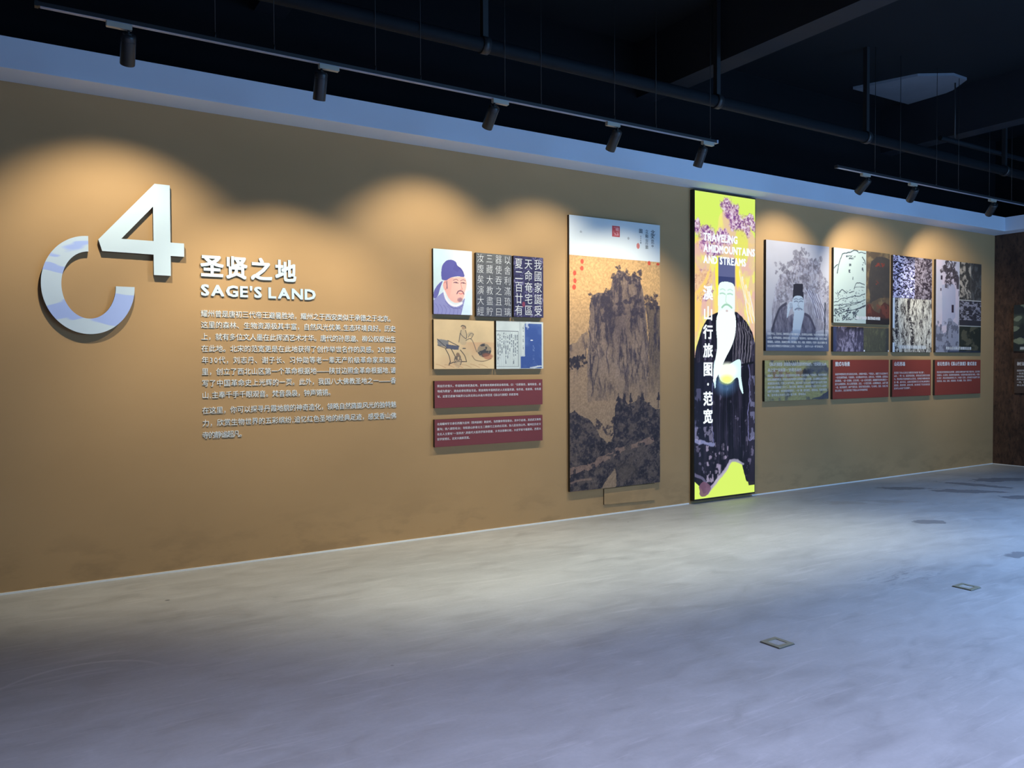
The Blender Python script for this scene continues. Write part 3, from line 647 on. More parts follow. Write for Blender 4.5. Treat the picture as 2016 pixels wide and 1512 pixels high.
m_ = (np.abs(c.u - .79) < .02) & (c.v > .5) & (c.v < .85); c.mix(m_ * (c.n(40, 30, 2) > .55) * .5, (150, 166, 200))
c.mesh('printed_sheet', W_, H_, M_PRINT, t, Y - .001)
# --- the two dull red text boards
R1 = ["照金历史悠久，传说隋炀帝巡游此地，身穿锦衣绣裤感现金缕奇观，曰：“日照锦衣，遍地似金，此", "地成为照金”，遂由此得名照金至此。照金则有丰富的历史人文底蕴资源，有传说，有故事，也有遗",
      "址，这里已是被书画界公认的北宋山水画大师范宽《溪山行旅图》的原景地"]
R2 = ["北周耀州宇文泰任西魏为宜州（管州前称）刺史时，当西魏帝常驻宿台，其中于此地，其武武又称秀", "露沟；统八部形杜台；寺院香山妙善公主二期修行之处的庄花洞，鱼儿蓝金田山寺。耀州区历史文",
      "化名人主要有“一圣四杰”,即唐代大医药学家孙思邈、大书法家柳公权，大史学家令狐德棻，西晋大", "哲学家傅玄，北宋大画家范宽。"]
T1 = ["《溪山行旅图》是我国大画家范宽的传世画作，“北宋景行山水", "画之宝”“宋画第一”的著名画作"]
T1B = ["画面中，《溪山行旅图》是范宽传世作品中唯一公认的真迹，气势雄浑，为历代所推崇", "画家以雄健的笔法，表现出山石的质感与关陕地区的山川风貌，远山巍峨近水潺潺林", "木茂密溪水奔流，行旅之人穿行其间，真实再现了北方山水的雄浑气象与自然之美境",
       "画中主峰占据画幅三分之二，顶天立地，巍然耸立，瀑布如线飞流直下千尺入深涧中", "山脚下巨石横卧，林间商旅缓缓而行，一动一静，虚实相生，意境深远，笔墨浑厚流", "畅，是中国山水画史上的一座丰碑，影响深远"]
T2 = ["画面的构图采用全景式高远法布局，主峰居中矗立，气势逼人，画面下方山石林木与", "一条溪流横贯画面，行旅商队，从右侧丛林中走出，近处巨石，中景密林，远景高山", "层层推进，一虚一实相映，主次分明，一远一近对比强烈，画面雄浑壮阔充满张力一",
      "座大山迎面而来，给人以强烈震撼，远近，一片苍茫浑厚，山顶密林丛生，山间飞瀑", "一线，如白练垂空，画中气韵生动，意境开阔深远悠长，令人神往，流连，忘返之境", "真山真水，真实地再现了照金山水的地貌特征"]
T3 = ["范宽笔下的山石形态方硬厚重多棱角“雨点皴”。", "山石，一笔一点，层层积染而成，表现出岩石的坚实质感", "与，照金地区丹霞地貌的山石形态，结构极为相似相近如", "出一辙，画中巨石，山体纹理清晰可见与实地山峰相吻合", "其形态，质感浑厚，层次分明，充分体现了写生的真实感", "是宋代山水画“写实精神”。"]
T4 = ["照金地区的丹霞砂砾岩石质坚硬，山体直立如削与画中“皴法”相互印证，岩石表面", "布满砾石，点点斑驳，形成独特的肌理效果，与范宽所创雨点皴法极为相近，可谓以", "自“造化”，师法自然而成的典范之作，为“皴法”之源头，后世画家多有临摹学习研", "究其技法，雨点，短线，积墨相间，笔力雄健，苍劲，浑厚有力"]
BW = ["范宽字中立，又名中正，陕西华原人今铜川耀州区人，北宋著名山水画家，与关仝李成并称为三家", "山水画，初学李成荆浩，后师法自然，居终南太华，常危坐终日，纵目四顾以求其趣，虽雪月之际必", "徘徊凝览，以发思虑，其画峰峦浑厚，势壮雄强，笔力，老健，抢笔俱均，代表作《溪山行旅图》现",
      "存台北故宫博物院为中国绘画史上杰作，“宋画第一”，被誉为“山水一绝”影响后世。"]
make_glyphs(''.join(R1 + R2 + T1B + T2 + T3 + T4 + BW + T1), 0.018)
make_glyphs('图式与场景山石形态岩石性质与《溪山行旅图》皴式语言树法《溪山行旅图》图式构成分析图范宽雨点皴与照金岩石对比照金山石与溪山行旅图技法比较云法山石', 0.032)
def redboard(x0, x1, z0, z1, rows, label, mat, size, top, pitch, x_l, x_r, last, name='text_panel', bold=.018, head=None):
    t, W_, H_, Y = board(name, label, 'sign board', x0, x1, z0, z1, mats=[mat, M_EDGE])
    rr = []
    for i, r in enumerate(rows):
        z = H_ - top - pitch * i
        xe = last if (i == len(rows) - 1) else x_r
        if isinstance(last, dict): xe = last.get(i, x_r)
        rr.append((r, x_l, xe, z, size))
    text_mesh('printed_text', rr, M_PTXT, t, Y - .001, bold)
    if head:
        text_mesh('printed_heading', [head], M_PTXT, t, Y - .001, .032)
    return t, W_, H_, Y
redboard(3.047, 4.172, 1.131, 1.366, R1, 'upper of the two long dull red boards under the small prints', M_RED, .0235, .045, .045, .025, 1.108, .855)
redboard(3.045, 4.171, 0.792, 1.031, R2, 'lower of the two long dull red boards, four lines of text', M_RED, .0235, .040, .044, .022, 1.108, .36)
redboard(8.464, 9.612, 1.063, 1.546, T2, 'brick red board with six text lines under the sketch print', M_RED2, .029, .178, .0405, .045, 1.128, .70, head=('图式与场景', .045, .335, .485 - .055, .056))
redboard(9.691, 10.576, 1.060, 1.546, T3, 'narrow square brick red board with a four character heading', M_RED2, .029, .172, .041, .035, .86, {0: .75, 5: .43}, head=('山石形态', .035, .285, .486 - .055, .056))
redboard(10.672, 11.839, 1.059, 1.544, T4, 'brick red board nearest the corner with four text lines', M_RED2, .029, .170, .041, .045, 1.145, .93, head=('岩石性质与《溪山行旅图》皴式语言', .05, 1.06, .485 - .055, .056))

# --- tall painting
def trees(c, cx, cy, r, col, n, seed, al=.9):
    rs = np.random.RandomState(seed); m_ = np.zeros((c.h, c.w)); nz = vnoise(c.w, c.h, 34, 34 * c.asp, seed + 5, 3, .7); U, V = c.warp(.05, 30)
    for k in range(n):
        x, y, a_, b_ = cx + rs.uniform(-r, r), cy + rs.uniform(-r, r) * .9 / c.asp, r * rs.uniform(.28, .55), r * rs.uniform(.22, .45) / c.asp
        d = np.sqrt(((U - x) / a_) ** 2 + ((V - y) / b_) ** 2); m_ = np.maximum(m_, np.clip((1 - d) * 2.5, 0, 1))
    m_ = np.clip(m_ * (0.35 + 1.5 * np.clip((nz - .34) * 3, 0, 1)), 0, 1); c.mix(m_ * al, col)
def landscape(c, sky, rock, dark, mist, v0=0.0, v1=1.0, path=(164, 128, 108)):
    """generic tall ink landscape between v0 and v1"""
    f = lambda pts: [(u, v0 + v * (v1 - v0)) for u, v in pts]; reg = ((c.v >= v0) & (c.v <= v1)).astype(float)
    c.mix(reg, sky); c.mix(reg * np.clip(c.n(3) - .4, 0, 1) * .8, tuple(x * .88 for x in sky)); vv = (c.v - v0) / (v1 - v0)
    c.mix(reg * np.clip((vv - .12) * 1.7, 0, .75), mist)
    st = c.nw(30, 16, 6, .74, .02); st2 = c.nw(12, 8, 6, .65)
    cliff = f([(.18, .62), (.19, .36), (.21, .22), (.24, .165), (.31, .155), (.38, .15), (.43, .135), (.46, .085), (.52, .055), (.58, .05), (.64, .075), (.70, .06), (.76, .075), (.80, .13), (.83, .22), (.86, .34), (.86, .62)])
    m_ = c.inside(cliff, .035, 16) * reg * np.clip((.66 - vv) * 5, 0, 1)
    base = np.array(rock, float)[None, None] * (.72 + .5 * st[..., None]); c.mix(m_ * .9, base); c.mix(m_ * np.clip((.51 - st) * 6, 0, .9), dark); c.mix(m_ * np.clip((st2 - .52) * 4, 0, .5) , tuple(x * 1.12 for x in rock))
    c.mix(m_ * np.clip(1 - np.abs(vv - .22) * 6, 0, 1) * .30, dark); c.mix(m_ * np.clip(1 - np.abs(c.u - .52) * 5, 0, 1) * np.clip(1 - np.abs(vv - .30) * 7, 0, 1) * .45, dark)
    side = f([(.86, .62), (.87, .34), (.83, .19), (.87, .175), (.93, .19), (1.01, .2), (1.01, .62)]); m2 = c.inside(side, .03, 16) * reg * np.clip((.62 - vv) * 5, 0, 1); c.mix(m2 * .9, tuple(x * .8 for x in rock)); c.mix(m2 * np.clip((.52 - st) * 5, 0, .9), dark)
    left = f([(-.01, .38), (.06, .365), (.12, .345), (.18, .31), (.2, .62), (-.01, .62)]); m3 = c.inside(left, .04, 16) * reg * np.clip((.56 - vv) * 6, 0, 1); c.mix(m3 * .6, rock); c.mix(m3 * np.clip((.46 - st) * 4, 0, .6), dark)
    for cx, cy, r in ((.55, .072, .075), (.72, .085, .075), (.27, .17, .055), (.39, .16, .06), (.46, .22, .11), (.62, .20, .09), (.90, .185, .07), (.75, .21, .07)): trees(c, cx, v0 + cy * (v1 - v0), r, dark, 11, int(cx * 100), .85)
    for u_ in (.02, .07, .12): trees(c, u_, v0 + .45 * (v1 - v0), .06, tuple(x * .8 for x in dark), 14, 77 + int(u_ * 100))
    for pts in ([(.30, .2), (.27, .33), (.29, .45), (.26, .55)], [(.44, .24), (.40, .38), (.42, .5)], [(.68, .2), (.72, .32), (.77, .45)], [(.85, .22), (.86, .4), (.855, .52)], [(.58, .3), (.62, .42), (.6, .52)], [(.2, .3), (.215, .45), (.24, .6)]):
        c.stroke(f(pts), .005, dark, .6, rough=.05)
    dk = tuple(x * .82 for x in dark)
    lm = f([(-.01, .665), (.05, .655), (.14, .68), (.2, .70), (.28, .735), (.32, .77), (.4, .80), (.48, .80), (.5, .9), (.3, 1.02), (-.01, 1.02)]); m4 = c.inside(lm, .06, 14) * reg; c.mix(m4 * .95, dk)
    rm = f([(.45, .83), (.46, .73), (.49, .65), (.51, .605), (.56, .61), (.63, .64), (.70, .63), (.75, .605), (.82, .625), (.9, .65), (1.01, .665), (1.01, 1.02), (.5, 1.02)]); m5 = c.inside(rm, .05, 18) * reg; c.mix(m5 * .95, dk)
    mm = np.clip(m4 + m5, 0, 1); tx = c.n(18, octv=6, pers=.66); c.mix(mm * np.clip((tx - .46) * 7, 0, .75), tuple(x * .84 for x in rock)); c.mix(mm * np.clip((.42 - tx) * 6, 0, .7), tuple(x * .62 for x in dark)); tz = c.n(60, octv=3, pers=.7); c.mix(mm * np.clip((tz - .56) * 8, 0, .45), tuple(x * .95 for x in rock))
    for k in range(16): trees(c, *((.04 + .09 * k, v0 + (.72 + .03 * (k % 3)) * (v1 - v0)) if k < 5 else (.5 + .048 * (k - 5), v0 + (.66 + .045 * (k % 4)) * (v1 - v0))), .05, dk, 9, k + 40, .8)
    for u_ in (.52, .58, .66, .80, .98): c.stroke(f([(u_, .59), (u_, .66)]), .004, dk, .9); c.poly([(u_, v0 + .585 * (v1 - v0)), (u_ + .022, v0 + .625 * (v1 - v0)), (u_ - .022, v0 + .625 * (v1 - v0))], dk, .85, rough=.05)
    pp = f([(-.01, .905), (.12, .895), (.25, .88), (.33, .855), (.42, .845), (.52, .825), (.6, .82), (.7, .815), (.82, .80), (.92, .795), (.93, .815), (.8, .83), (.65, .84), (.55, .85), (.45, .87), (.36, .88), (.28, .905), (.12, .925), (-.01, .93)])
    m6 = c.inside(pp, .05, 16) * reg * (c.n(20, octv=4) > .40); c.mix(m6 * .7, path); c.stroke(f([(-.01, .965), (.1, .955), (.22, .955)]), .008, path, .6)
    c.ell(.62, v0 + .93 * (v1 - v0), .12, .04, tuple(x * .72 for x in rock), .5 , rough=.1, soft=.5)
    c.tint(c.n(90, 90 * c.asp, 2), .86, 1.14)
t, W_, H_, Y = board('landscape_scroll_panel', 'tall brown landscape print with a white band across its top', 'picture', 4.487, 5.642, 0.276, 2.935)
c = Cv(260, 620, (214, 218, 216), H_ / W_, 11); sp_ = 1 - (2.554 - .276) / H_
landscape(c, (204, 160, 108), (128, 108, 96), (60, 52, 62), (142, 118, 100), sp_, 1.0)
c.rect(0, 0, 1, sp_, (216, 220, 219))
for u_, v_, a_, b_ in ((.13, sp_ + .02, .018, .010), (.13, sp_ + .045, .018, .009), (.875, sp_ + .006, .02, .008), (.975, sp_ + .006, .018, .005), (.055, .208, .018, .009), (.055, .235, .018, .009), (.05, .26, .018, .010)): c.ell(u_, v_, a_, b_, (206, 66, 50), .85, rough=.02)
c.ell(.12, .057, .012, .004, (170, 172, 170), .8); c.ell(.635, .063, .012, .005, (160, 160, 160), .8); c.ell(.745, .088, .018, .011, (206, 110, 100), .9)
c.rect(.455, .022, .54, .062, (192, 70, 72)); c.rect(.468, .027, .528, .057, (222, 150, 150)); c.mix(((c.n(50, 120, 2) > .5) & (c.u > .47) & (c.u < .525) & (c.v > .028) & (c.v < .056)) * .9, (190, 70, 72))
c.mesh('printed_sheet', W_, H_, M_PRINT, t, Y - .001)
IN = [('北', .915, .085, .060), ('宋', .912, .068 + .06, .050), ('范', .912, .178, .046), ('中', .912, .222, .032), ('立', .845, .080, .042), ('谿', .845, .125, .040), ('山', .845, .165, .034), ('行', .845, .20, .036), ('旅', .845, .238, .040), ('圖', .775, .082, .048), ('壬', .775, .135, .018), ('子', .775, .156, .018), ('冬', .775, .178, .018), ('題', .775, .20, .018)]
make_glyphs(''.join(a for a, *_ in IN), 0.010)
text_mesh('printed_inscription', [(a, u_ * W_, u_ * W_ + 1e-6, H_ - dz, s_) for a, u_, dz, s_ in IN], M_INK, t, Y - .002, .010)
# --- plate under the painting
t = thing('wall_hatch', 'ochre cover plate on the wall below the tall landscape print', 'cover plate', (4.92, D, .10))
bm = bmesh.new()
prism(bm, [(0, .008), (.672, -.010), (.672, .165), (0, .165)], -.001, -.012); link('plate', bm, [M_WALL, M_EDGE], t)
# --- bright screen
t, W_, H_, Y = board('led_screen', 'tall narrow glowing screen showing a robed bearded figure', 'screen', 6.102, 7.05, 0.037, 3.357, th=.058, mats=[M_BEZEL, M_BEZEL])
c = Cv(220, 740, (236, 250, 90), 3.29 / .93, 13)
YG = (208, 234, 100)
c.a[:] = YG; c.mix(np.clip(c.v * 2.2 - .15, 0, .75) * (c.v < .7), (236, 214, 120)); 
st = c.n(8, 14, 4); hills = c.inside([(.35, .25), (.36, .12), (.42, .07), (.5, .05), (.62, .06), (.66, .12), (.75, .1), (.88, .1), (1.01, .13), (1.01, .62), (-.01, .62), (-.01, .17), (.1, .14), (.22, .15)], .08, 8)
c.mix(hills * .8, (228, 186, 166)); c.mix(hills * np.clip((st - .5) * 5, 0, .7), (236, 240, 110)); 
pm = np.zeros((c.h, c.w)); U_, V_ = c.warp(.10, 20)
for (cx, cy, rx, ry) in ((.52, .035, .11, .030), (.60, .055, .15, .035), (.70, .085, .16, .035), (.80, .11, .12, .03), (.90, .075, .12, .025), (.99, .095, .08, .02), (.20, .135, .17, .028), (.36, .155, .16, .028), (.52, .145, .16, .024), (.28, .185, .20, .026), (.03, .115, .07, .03), (.14, .17, .12, .02), (.42, .125, .08, .02),
                         (.05, .29, .08, .03), (.17, .28, .12, .035), (.12, .33, .14, .03), (.22, .315, .09, .02), (.68, .185, .07, .02), (.8, .2, .05, .02)):
    pm = np.maximum(pm, np.clip((1 - np.sqrt(((U_ - cx) / rx) ** 2 + ((V_ - cy) / ry) ** 2)) * 3, 0, 1))
c.mix(pm * .9, (190, 150, 184)); tn = c.n(44, 150, 3, .7); c.mix(pm * np.clip((tn - .54) * 9, 0, .8), (232, 220, 236)); c.mix(pm * np.clip((.47 - tn) * 9, 0, .8), (104, 52, 124))
c.mix(hills * np.clip((c.n(14, 22, 4) - .5) * 6, 0, .5) * (c.v > .16), (222, 170, 180)); c.mix(np.clip((c.n(5, 14, 3) - .5) * 6, 0, .5) * (c.v > .15) * (c.v < .5), (246, 206, 110))
c.ell(.76, .17, .13, .06, (220, 224, 92), .85, rough=.05, soft=.2)
for k in range(9): c.stroke([(.66 + .03 * k, .22 + .012 * k), (.78 + .035 * k, .29 + .02 * k), (.90 + .03 * k, .42)], .012, (250, 214, 120) if k % 2 else (236, 236, 226), .8, rough=.03)
for k in range(5): c.stroke([(.25 - .04 * k, .24 + .02 * k), (.12 - .03 * k, .34), (.02, .45)], .012, (250, 210, 110), .7, rough=.03)
c.ell(.36, .27, .03, .06, (250, 240, 60), .9, rough=.03, soft=.4); c.ell(.7, .25, .03, .06, (252, 224, 80), .9, rough=.03, soft=.4)
# robe
robe = [(.36, .39), (.22, .405), (.12, .44), (.03, .50), (-.02, .56), (-.02, .94), (.06, .955), (.1, .965), (.14, .985), (.26, .975), (.34, .945), (.5, .915), (.58, .885), (.72, .885), (.78, .90), (.86, .96), (1.02, .965), (1.02, .50), (.96, .455), (.88, .425), (.78, .40), (.68, .385)]
m_ = c.inside(robe, .015, 12); c.mix(m_, (22, 20, 34)); fold = c.n(16, 5, 4, .6)
c.mix(m_ * np.clip((fold - .52) * 5, 0, .6) * np.clip(1.15 - c.v, 0, 1), (96, 90, 116)); sp2 = c.n(24, 70, 3); c.mix(m_ * np.clip((sp2 - .64) * 10, 0, .55) * np.clip((c.n(4, 8) - .46) * 8, 0, 1), (134, 128, 160)); c.mix(m_ * np.clip((sp2 - .52) * 9, 0, .75) * ((c.v > .82) & (c.u < .55) & (c.u > .18)), (160, 150, 176)); c.mix(m_ * np.clip((.45 - fold) * 5, 0, .7), (8, 8, 18))
# bamboo-like lighter rim of robe on both sides
c.stroke([(.0, .92), (.12, .935), (.24, .975)], .018, (120, 116, 150), .7, rough=.03); c.stroke([(.58, .885), (.50, .915), (.36, .945), (.2, .985)], .022, (168, 160, 190), .9, rough=.03); c.stroke([(.58, .885), (.7, .885), (.8, .90)], .018, (150, 148, 170), .9, rough=.03)
c.poly([(.06, .965), (.14, .945), (.26, .965), (.2, .99), (.1, .992)], (110, 78, 100), .9, sm=True); c.poly([(-.01, .955), (.06, .955), (.08, .975), (.06, 1.01), (-.01, 1.01)], YG)
c.poly([(.86, .94), (1.01, .92), (1.01, .975), (.9, .975)], (30, 26, 40), .95)
# sleeves
c.poly([(-.01, .56), (.12, .55), (.28, .60), (.29, .66), (.25, .74), (.30, .82), (.20, .83), (-.01, .80)], (20, 22, 40), .75, rough=.01); c.stroke([(.0, .805), (.12, .818), (.30, .826)], .022, (140, 146, 190), .8, rough=.05); c.stroke([(.31, .82), (.27, .74), (.30, .62)], .006, (110, 112, 160), .7, rough=.04); c.mix(np.clip((sp2 - .5) * 9, 0, .6) * ((c.v > .765) & (c.v < .82) & (c.u < .29)), (150, 146, 176)); c.mix(np.clip((sp2 - .56) * 9, 0, .5) * ((c.v > .64) & (c.v < .80) & (c.u < .10)), (110, 112, 150))
c.stroke([(.90, .56), (.91, .66), (.88, .74), (.90, .82), (.99, .81)], .007, (120, 120, 168), .8, rough=.04); c.mix(np.clip((sp2 - .5) * 9, 0, .6) * ((c.v > .60) & (c.v < .82) & (c.u > .92)), (130, 134, 170))
for k in range(7): c.stroke([(.66 + .04 * k, .42), (.67 + .042 * k, .5), (.64 + .045 * k, .56)], .006, (190, 184, 190), .5, rough=.03)
c.stroke([(.97, .555), (.85, .56), (.72, .565)], .012, (10, 10, 18), .9); c.ell(.80, .535, .12, .012, (60, 60, 74), .6, rough=.03)
for k in range(8): c.stroke([(.36 + .05 * k, .60), (.35 + .055 * k, .70), (.34 + .06 * k, .84)], .006, (64, 60, 86) if k % 2 else (4, 4, 12), .5, rough=.02)
for k in range(14): c.stroke([(.60 + .022 * k, .41 + .003 * k), (.61 + .026 * k, .47), (.60 + .024 * k, .55)], .008, (120, 116, 132) if k % 2 else (14, 12, 22), .6, rough=.03)
c.ell(.5, .625, .17, .035, (90, 140, 190), .6, soft=.9)
# glowing hands and cuffs
c.poly([(.33, .545), (.5, .565), (.74, .545), (.76, .60), (.80, .66), (.74, .64), (.70, .605), (.56, .625), (.42, .615), (.36, .585), (.33, .64), (.30, .60)], (215, 250, 255), 1, sm=True); c.ell(.53, .583, .16, .028, (246, 255, 236), 1, soft=.5); c.ell(.52, .612, .10, .014, (244, 252, 110), .8, soft=.9)
# cap, face and beard
c.rect(.375, .208, .655, .300, (92, 98, 140)); c.rect(.375, .27, .655, .300, (56, 64, 110))
c.poly([(.385, .30), (.44, .288), (.58, .288), (.645, .30), (.655, .34), (.65, .385), (.62, .41), (.40, .41), (.375, .37), (.375, .33)], (232, 255, 244), 1, sm=True)
c.poly([(.36, .40), (.45, .38), (.62, .385), (.67, .41), (.66, .46), (.60, .50), (.5, .54), (.40, .585), (.30, .62), (.32, .56), (.36, .50), (.345, .44)], (240, 255, 255), 1, sm=True)
for e in (.45, .575): c.stroke([(e - .045, .327), (e, .325), (e + .04, .328)], .009, (170, 206, 190), .9); c.stroke([(e - .04, .314), (e, .311), (e + .04, .315)], .008, (190, 220, 208), .8)
c.stroke([(.51, .33), (.5, .352), (.52, .356)], .007, (190, 222, 204), .8); c.stroke([(.44, .372), (.48, .364), (.52, .362), (.56, .365), (.60, .372)], .012, (150, 196, 170), .9); c.ell(.52, .383, .02, .004, (200, 180, 180), .9)
c.a *= 1.0
c.mesh('lit_picture', .93, 3.29, M_SCREEN, t, Y - .001, .010, .016)
make_glyphs('TRAVELINGAMIDMOUNTAINSANDSTREAMS', .040); make_glyphs('溪山行旅图·范宽', .032)
def latin(rows, bold, name, mat, parent, y):
    V = []; F = []; n = 0
    for word, x0, x1, zc, h_ in rows:
        gs = [glyph(ch, bold) if ch != ' ' else None for ch in word]; vE = glyph('E', bold)[0] if ('E', bold, 0.0) in TXT else gs[0][0]; s_ = h_ / (vE[:, 1].max() - vE[:, 1].min())
        ws = [(g[0][:, 0].max() - g[0][:, 0].min()) if g else .28 for g in gs]; gp = .07; tot = sum(ws) + gp * (len(ws) - 1); kx = (x1 - x0) / tot; x = x0
        for g, w_ in zip(gs, ws):
            if g:
                v, f, _ = g; q = np.zeros((len(v), 3)); q[:, 0] = x + (v[:, 0] - v[:, 0].min()) * kx; q[:, 2] = zc + (v[:, 1] - (vE[:, 1].max() + vE[:, 1].min()) / 2) * s_; q[:, 1] = y - v[:, 2]
                V.append(q); F += [tuple(i + n for i in p) for p in f]; n += len(v)
            x += (w_ + gp) * kx
    me = bpy.data.meshes.new(name); me.from_pydata(np.concatenate(V).tolist(), [], F); me.update(); return link(name, me, mat, parent)
latin([('TRAVELING', .135, .655, 2.865 - .037, .085), ('AMIDMOUNTAINS', .135, .935, 2.745 - .037, .085), ('AND STREAMS', .135, .79, 2.625 - .037, .085)], .040, 'screen_heading', M_GLOWTXT, t, Y - .003)
text_mesh('screen_title', [(ch, .205, .205 + 1e-6, z - .037, .155) for ch, z in (('溪', 2.265), ('山', 2.045), ('行', 1.845), ('旅', 1.645), ('图', 1.445), ('·', 1.285), ('范', 1.125), ('宽', .935))], M_GLOWTXT, t, Y - .003, .032, .92)

# --- grey portrait
t, W_, H_, Y = board('grey_portrait_panel', 'large pale grey print of an old man in a tall black cap', 'picture', 7.256, 8.383, 1.65, 2.918)
c = Cv(220, 350, (176, 174, 184), H_ / W_, 17); c.tint(c.n(3), .95, 1.05)
def q8(x, y): return ((x - 105) / 750, (y - 72 - (x - 105) * .06) / 1325)
st = c.nw(30, 8, 5, .7)
hill = [q8(*p) for p in ((170, 1180), (180, 800), (230, 560), (290, 480), (400, 420), (430, 270), (500, 240), (580, 270), (640, 300), (730, 320), (770, 480), (800, 640), (850, 600), (850, 1180))]
m_ = c.inside(hill, .05, 12); c.mix(m_ * .6, (146, 140, 152)); c.mix(m_ * np.clip((.5 - st) * 5, 0, .4), (104, 98, 110)); c.mix(m_ * np.clip((st - .55) * 5, 0, .4), (180, 178, 188))
for cx, cy, r in ((500, 270, .10), (550, 300, .08), (660, 330, .09), (720, 320, .06), (260, 410, .06), (360, 430, .09), (330, 490, .08), (480, 470, .08), (540, 510, .09), (390, 550, .08), (300, 760, .08), (620, 640, .08), (700, 600, .07), (820, 560, .06), (820, 680, .05)):
    trees(c, *q8(cx, cy), r, (96, 92, 104), 10, cx, .62)
tn = c.n(50, octv=3); c.mix(m_ * np.clip((tn - .56) * 8, 0, .5) * (c.v < .55), (186, 186, 204))
for k in range(11): c.stroke([q8(560 + 18 * k, 640 + 10 * k), q8(640 + 16 * k, 800 + 12 * k), q8(700 + 14 * k, 1000 + 10 * k)], .007, (104, 100, 120) if k % 2 else (196, 196, 214), .7, rough=.03)
c.poly([q8(800, 820), q8(815, 820), q8(812, 1100), q8(805, 1360), q8(790, 1360), q8(800, 1100)], (50, 54, 66), .9, rough=.01)
robe = [q8(*p) for p in ((165, 1180), (200, 1020), (250, 890), (330, 840), (360, 900), (350, 1000), (410, 960), (550, 960), (610, 1000), (660, 1090), (690, 1180), (690, 1300), (165, 1300))]
m_ = c.inside(robe, .006); c.mix(m_, (104, 100, 116)); c.mix(m_ * np.clip((st - .5) * 5, 0, .6), (140, 136, 150)); c.mix(m_ * np.clip((.45 - st) * 5, 0, .7), (64, 62, 78))
c.stroke([q8(175, 1150), q8(215, 1010), q8(265, 890), q8(335, 835)], .014, (66, 64, 78), .9); c.stroke([q8(560, 965), q8(620, 1010), q8(680, 1150)], .014, (72, 68, 84), .9)
c.poly([q8(345, 1010), q8(350, 880), q8(372, 815), q8(410, 820), q8(415, 870), q8(385, 900), q8(368, 960)], (180, 190, 204), 1, sm=True)
for k in range(3): c.stroke([q8(378 + 12 * k, 830), q8(384 + 12 * k, 868), q8(378 + 10 * k, 890)], .004, (120, 130, 150), .8)
c.poly([q8(412, 760), q8(420, 600), q8(440, 590), q8(520, 590), q8(535, 600), q8(532, 690), q8(542, 695), q8(540, 800), q8(412, 790)], (46, 44, 54))
c.poly([q8(410, 800), q8(430, 750), q8(475, 738), q8(520, 750), q8(545, 800), q8(545, 880), q8(525, 940), q8(430, 940), q8(415, 880)], (180, 192, 206), 1, sm=True)
c.poly([q8(440, 920), q8(535, 920), q8(548, 960), q8(530, 1060), q8(500, 1190), q8(470, 1290), q8(400, 1300), q8(410, 1180), q8(420, 1040)], (180, 192, 206), 1, sm=True)
for e in (452, 512): c.stroke([q8(e - 22, 812), q8(e, 804), q8(e + 20, 812)], .006, (110, 120, 140), .9); c.stroke([q8(e - 24, 785), q8(e, 775), q8(e + 22, 785)], .006, (120, 130, 150), .8)
c.stroke([q8(482, 820), q8(474, 862), q8(492, 868)], .005, (140, 150, 168), .9); c.stroke([q8(440, 910), q8(462, 896), q8(482, 893), q8(502, 896), q8(524, 910)], .008, (110, 120, 140), .9); c.ell(*q8(483, 912), .02, .005, (150, 140, 160), .9)
c.mix(np.clip((c.v - .80) * 9, 0, .80), (72, 82, 108)); c.poly([q8(400, 1170), q8(510, 1170), q8(440, 1300), q8(360, 1300)], (150, 164, 190), .55, sm=True)
c.mesh('printed_sheet', W_, H_, M_PRINT, t, Y - .001)
text_mesh('printed_text', [(r, .022, (1.09 if i < 3 else 1.04), .197 - .047 * i, .029) for i, r in enumerate(BW)], M_PTXT, t, Y - .003, .018)
# --- sketch + landscape halves
t, W_, H_, Y = board('sketch_panel', 'print split into a white line sketch and a dark landscape', 'picture', 8.472, 9.618, 2.003, 2.919)
c = Cv(220, 290, (180, 194, 190), H_ / W_, 19)
def q9(x, y): return ((x - 910) / 668, (y - 165 - (x - 910) * .10) / 900)
DK = (54, 62, 74)
for pts, wd in (([(950, 470), (965, 380), (1000, 260), (1020, 240), (1090, 222), (1150, 205), (1190, 215)], .011), ([(1190, 225), (1230, 225), (1275, 240)], .008), ([(1240, 285), (1265, 320), (1280, 360)], .012), ([(915, 415), (935, 385), (955, 370)], .010),
                ([(920, 820), (1000, 790), (1100, 768), (1200, 755), (1275, 740)], .007), ([(920, 860), (1060, 850), (1220, 825)], .008), ([(920, 915), (1050, 880), (1150, 855), (1280, 800)], .007), ([(930, 960), (1100, 930), (1280, 880)], .007),
                ([(1150, 660), (1165, 610), (1210, 600), (1270, 610)], .009), ([(1150, 660), (1200, 640), (1270, 650)], .006), ([(960, 750), (985, 690), (1030, 690), (1060, 715)], .009), ([(1090, 710), (1150, 690)], .008), ([(1160, 970), (1200, 930), (1180, 925), (1150, 960)], .009), ([(1160, 910), (1280, 870)], .008)):
    c.stroke([q9(*p) for p in pts], wd * .55, DK, .9, rough=.03)
rs = np.random.RandomState(4)
for k in range(90):
    x, y = rs.uniform(915, 1180), rs.uniform(900, 1045); L_ = rs.uniform(6, 26); a_ = rs.uniform(0, 3.1); c.stroke([q9(x, y), q9(x + L_ * math.cos(a_), y + L_ * math.sin(a_))], rs.uniform(.003, .006), DK, .9)
for k in range(80):
    x, y = rs.uniform(930, 1270), rs.uniform(680, 900); c.stroke([q9(x, y), q9(x + rs.uniform(-16, 16), y + rs.uniform(-12, 12))], .0028, DK, .8)
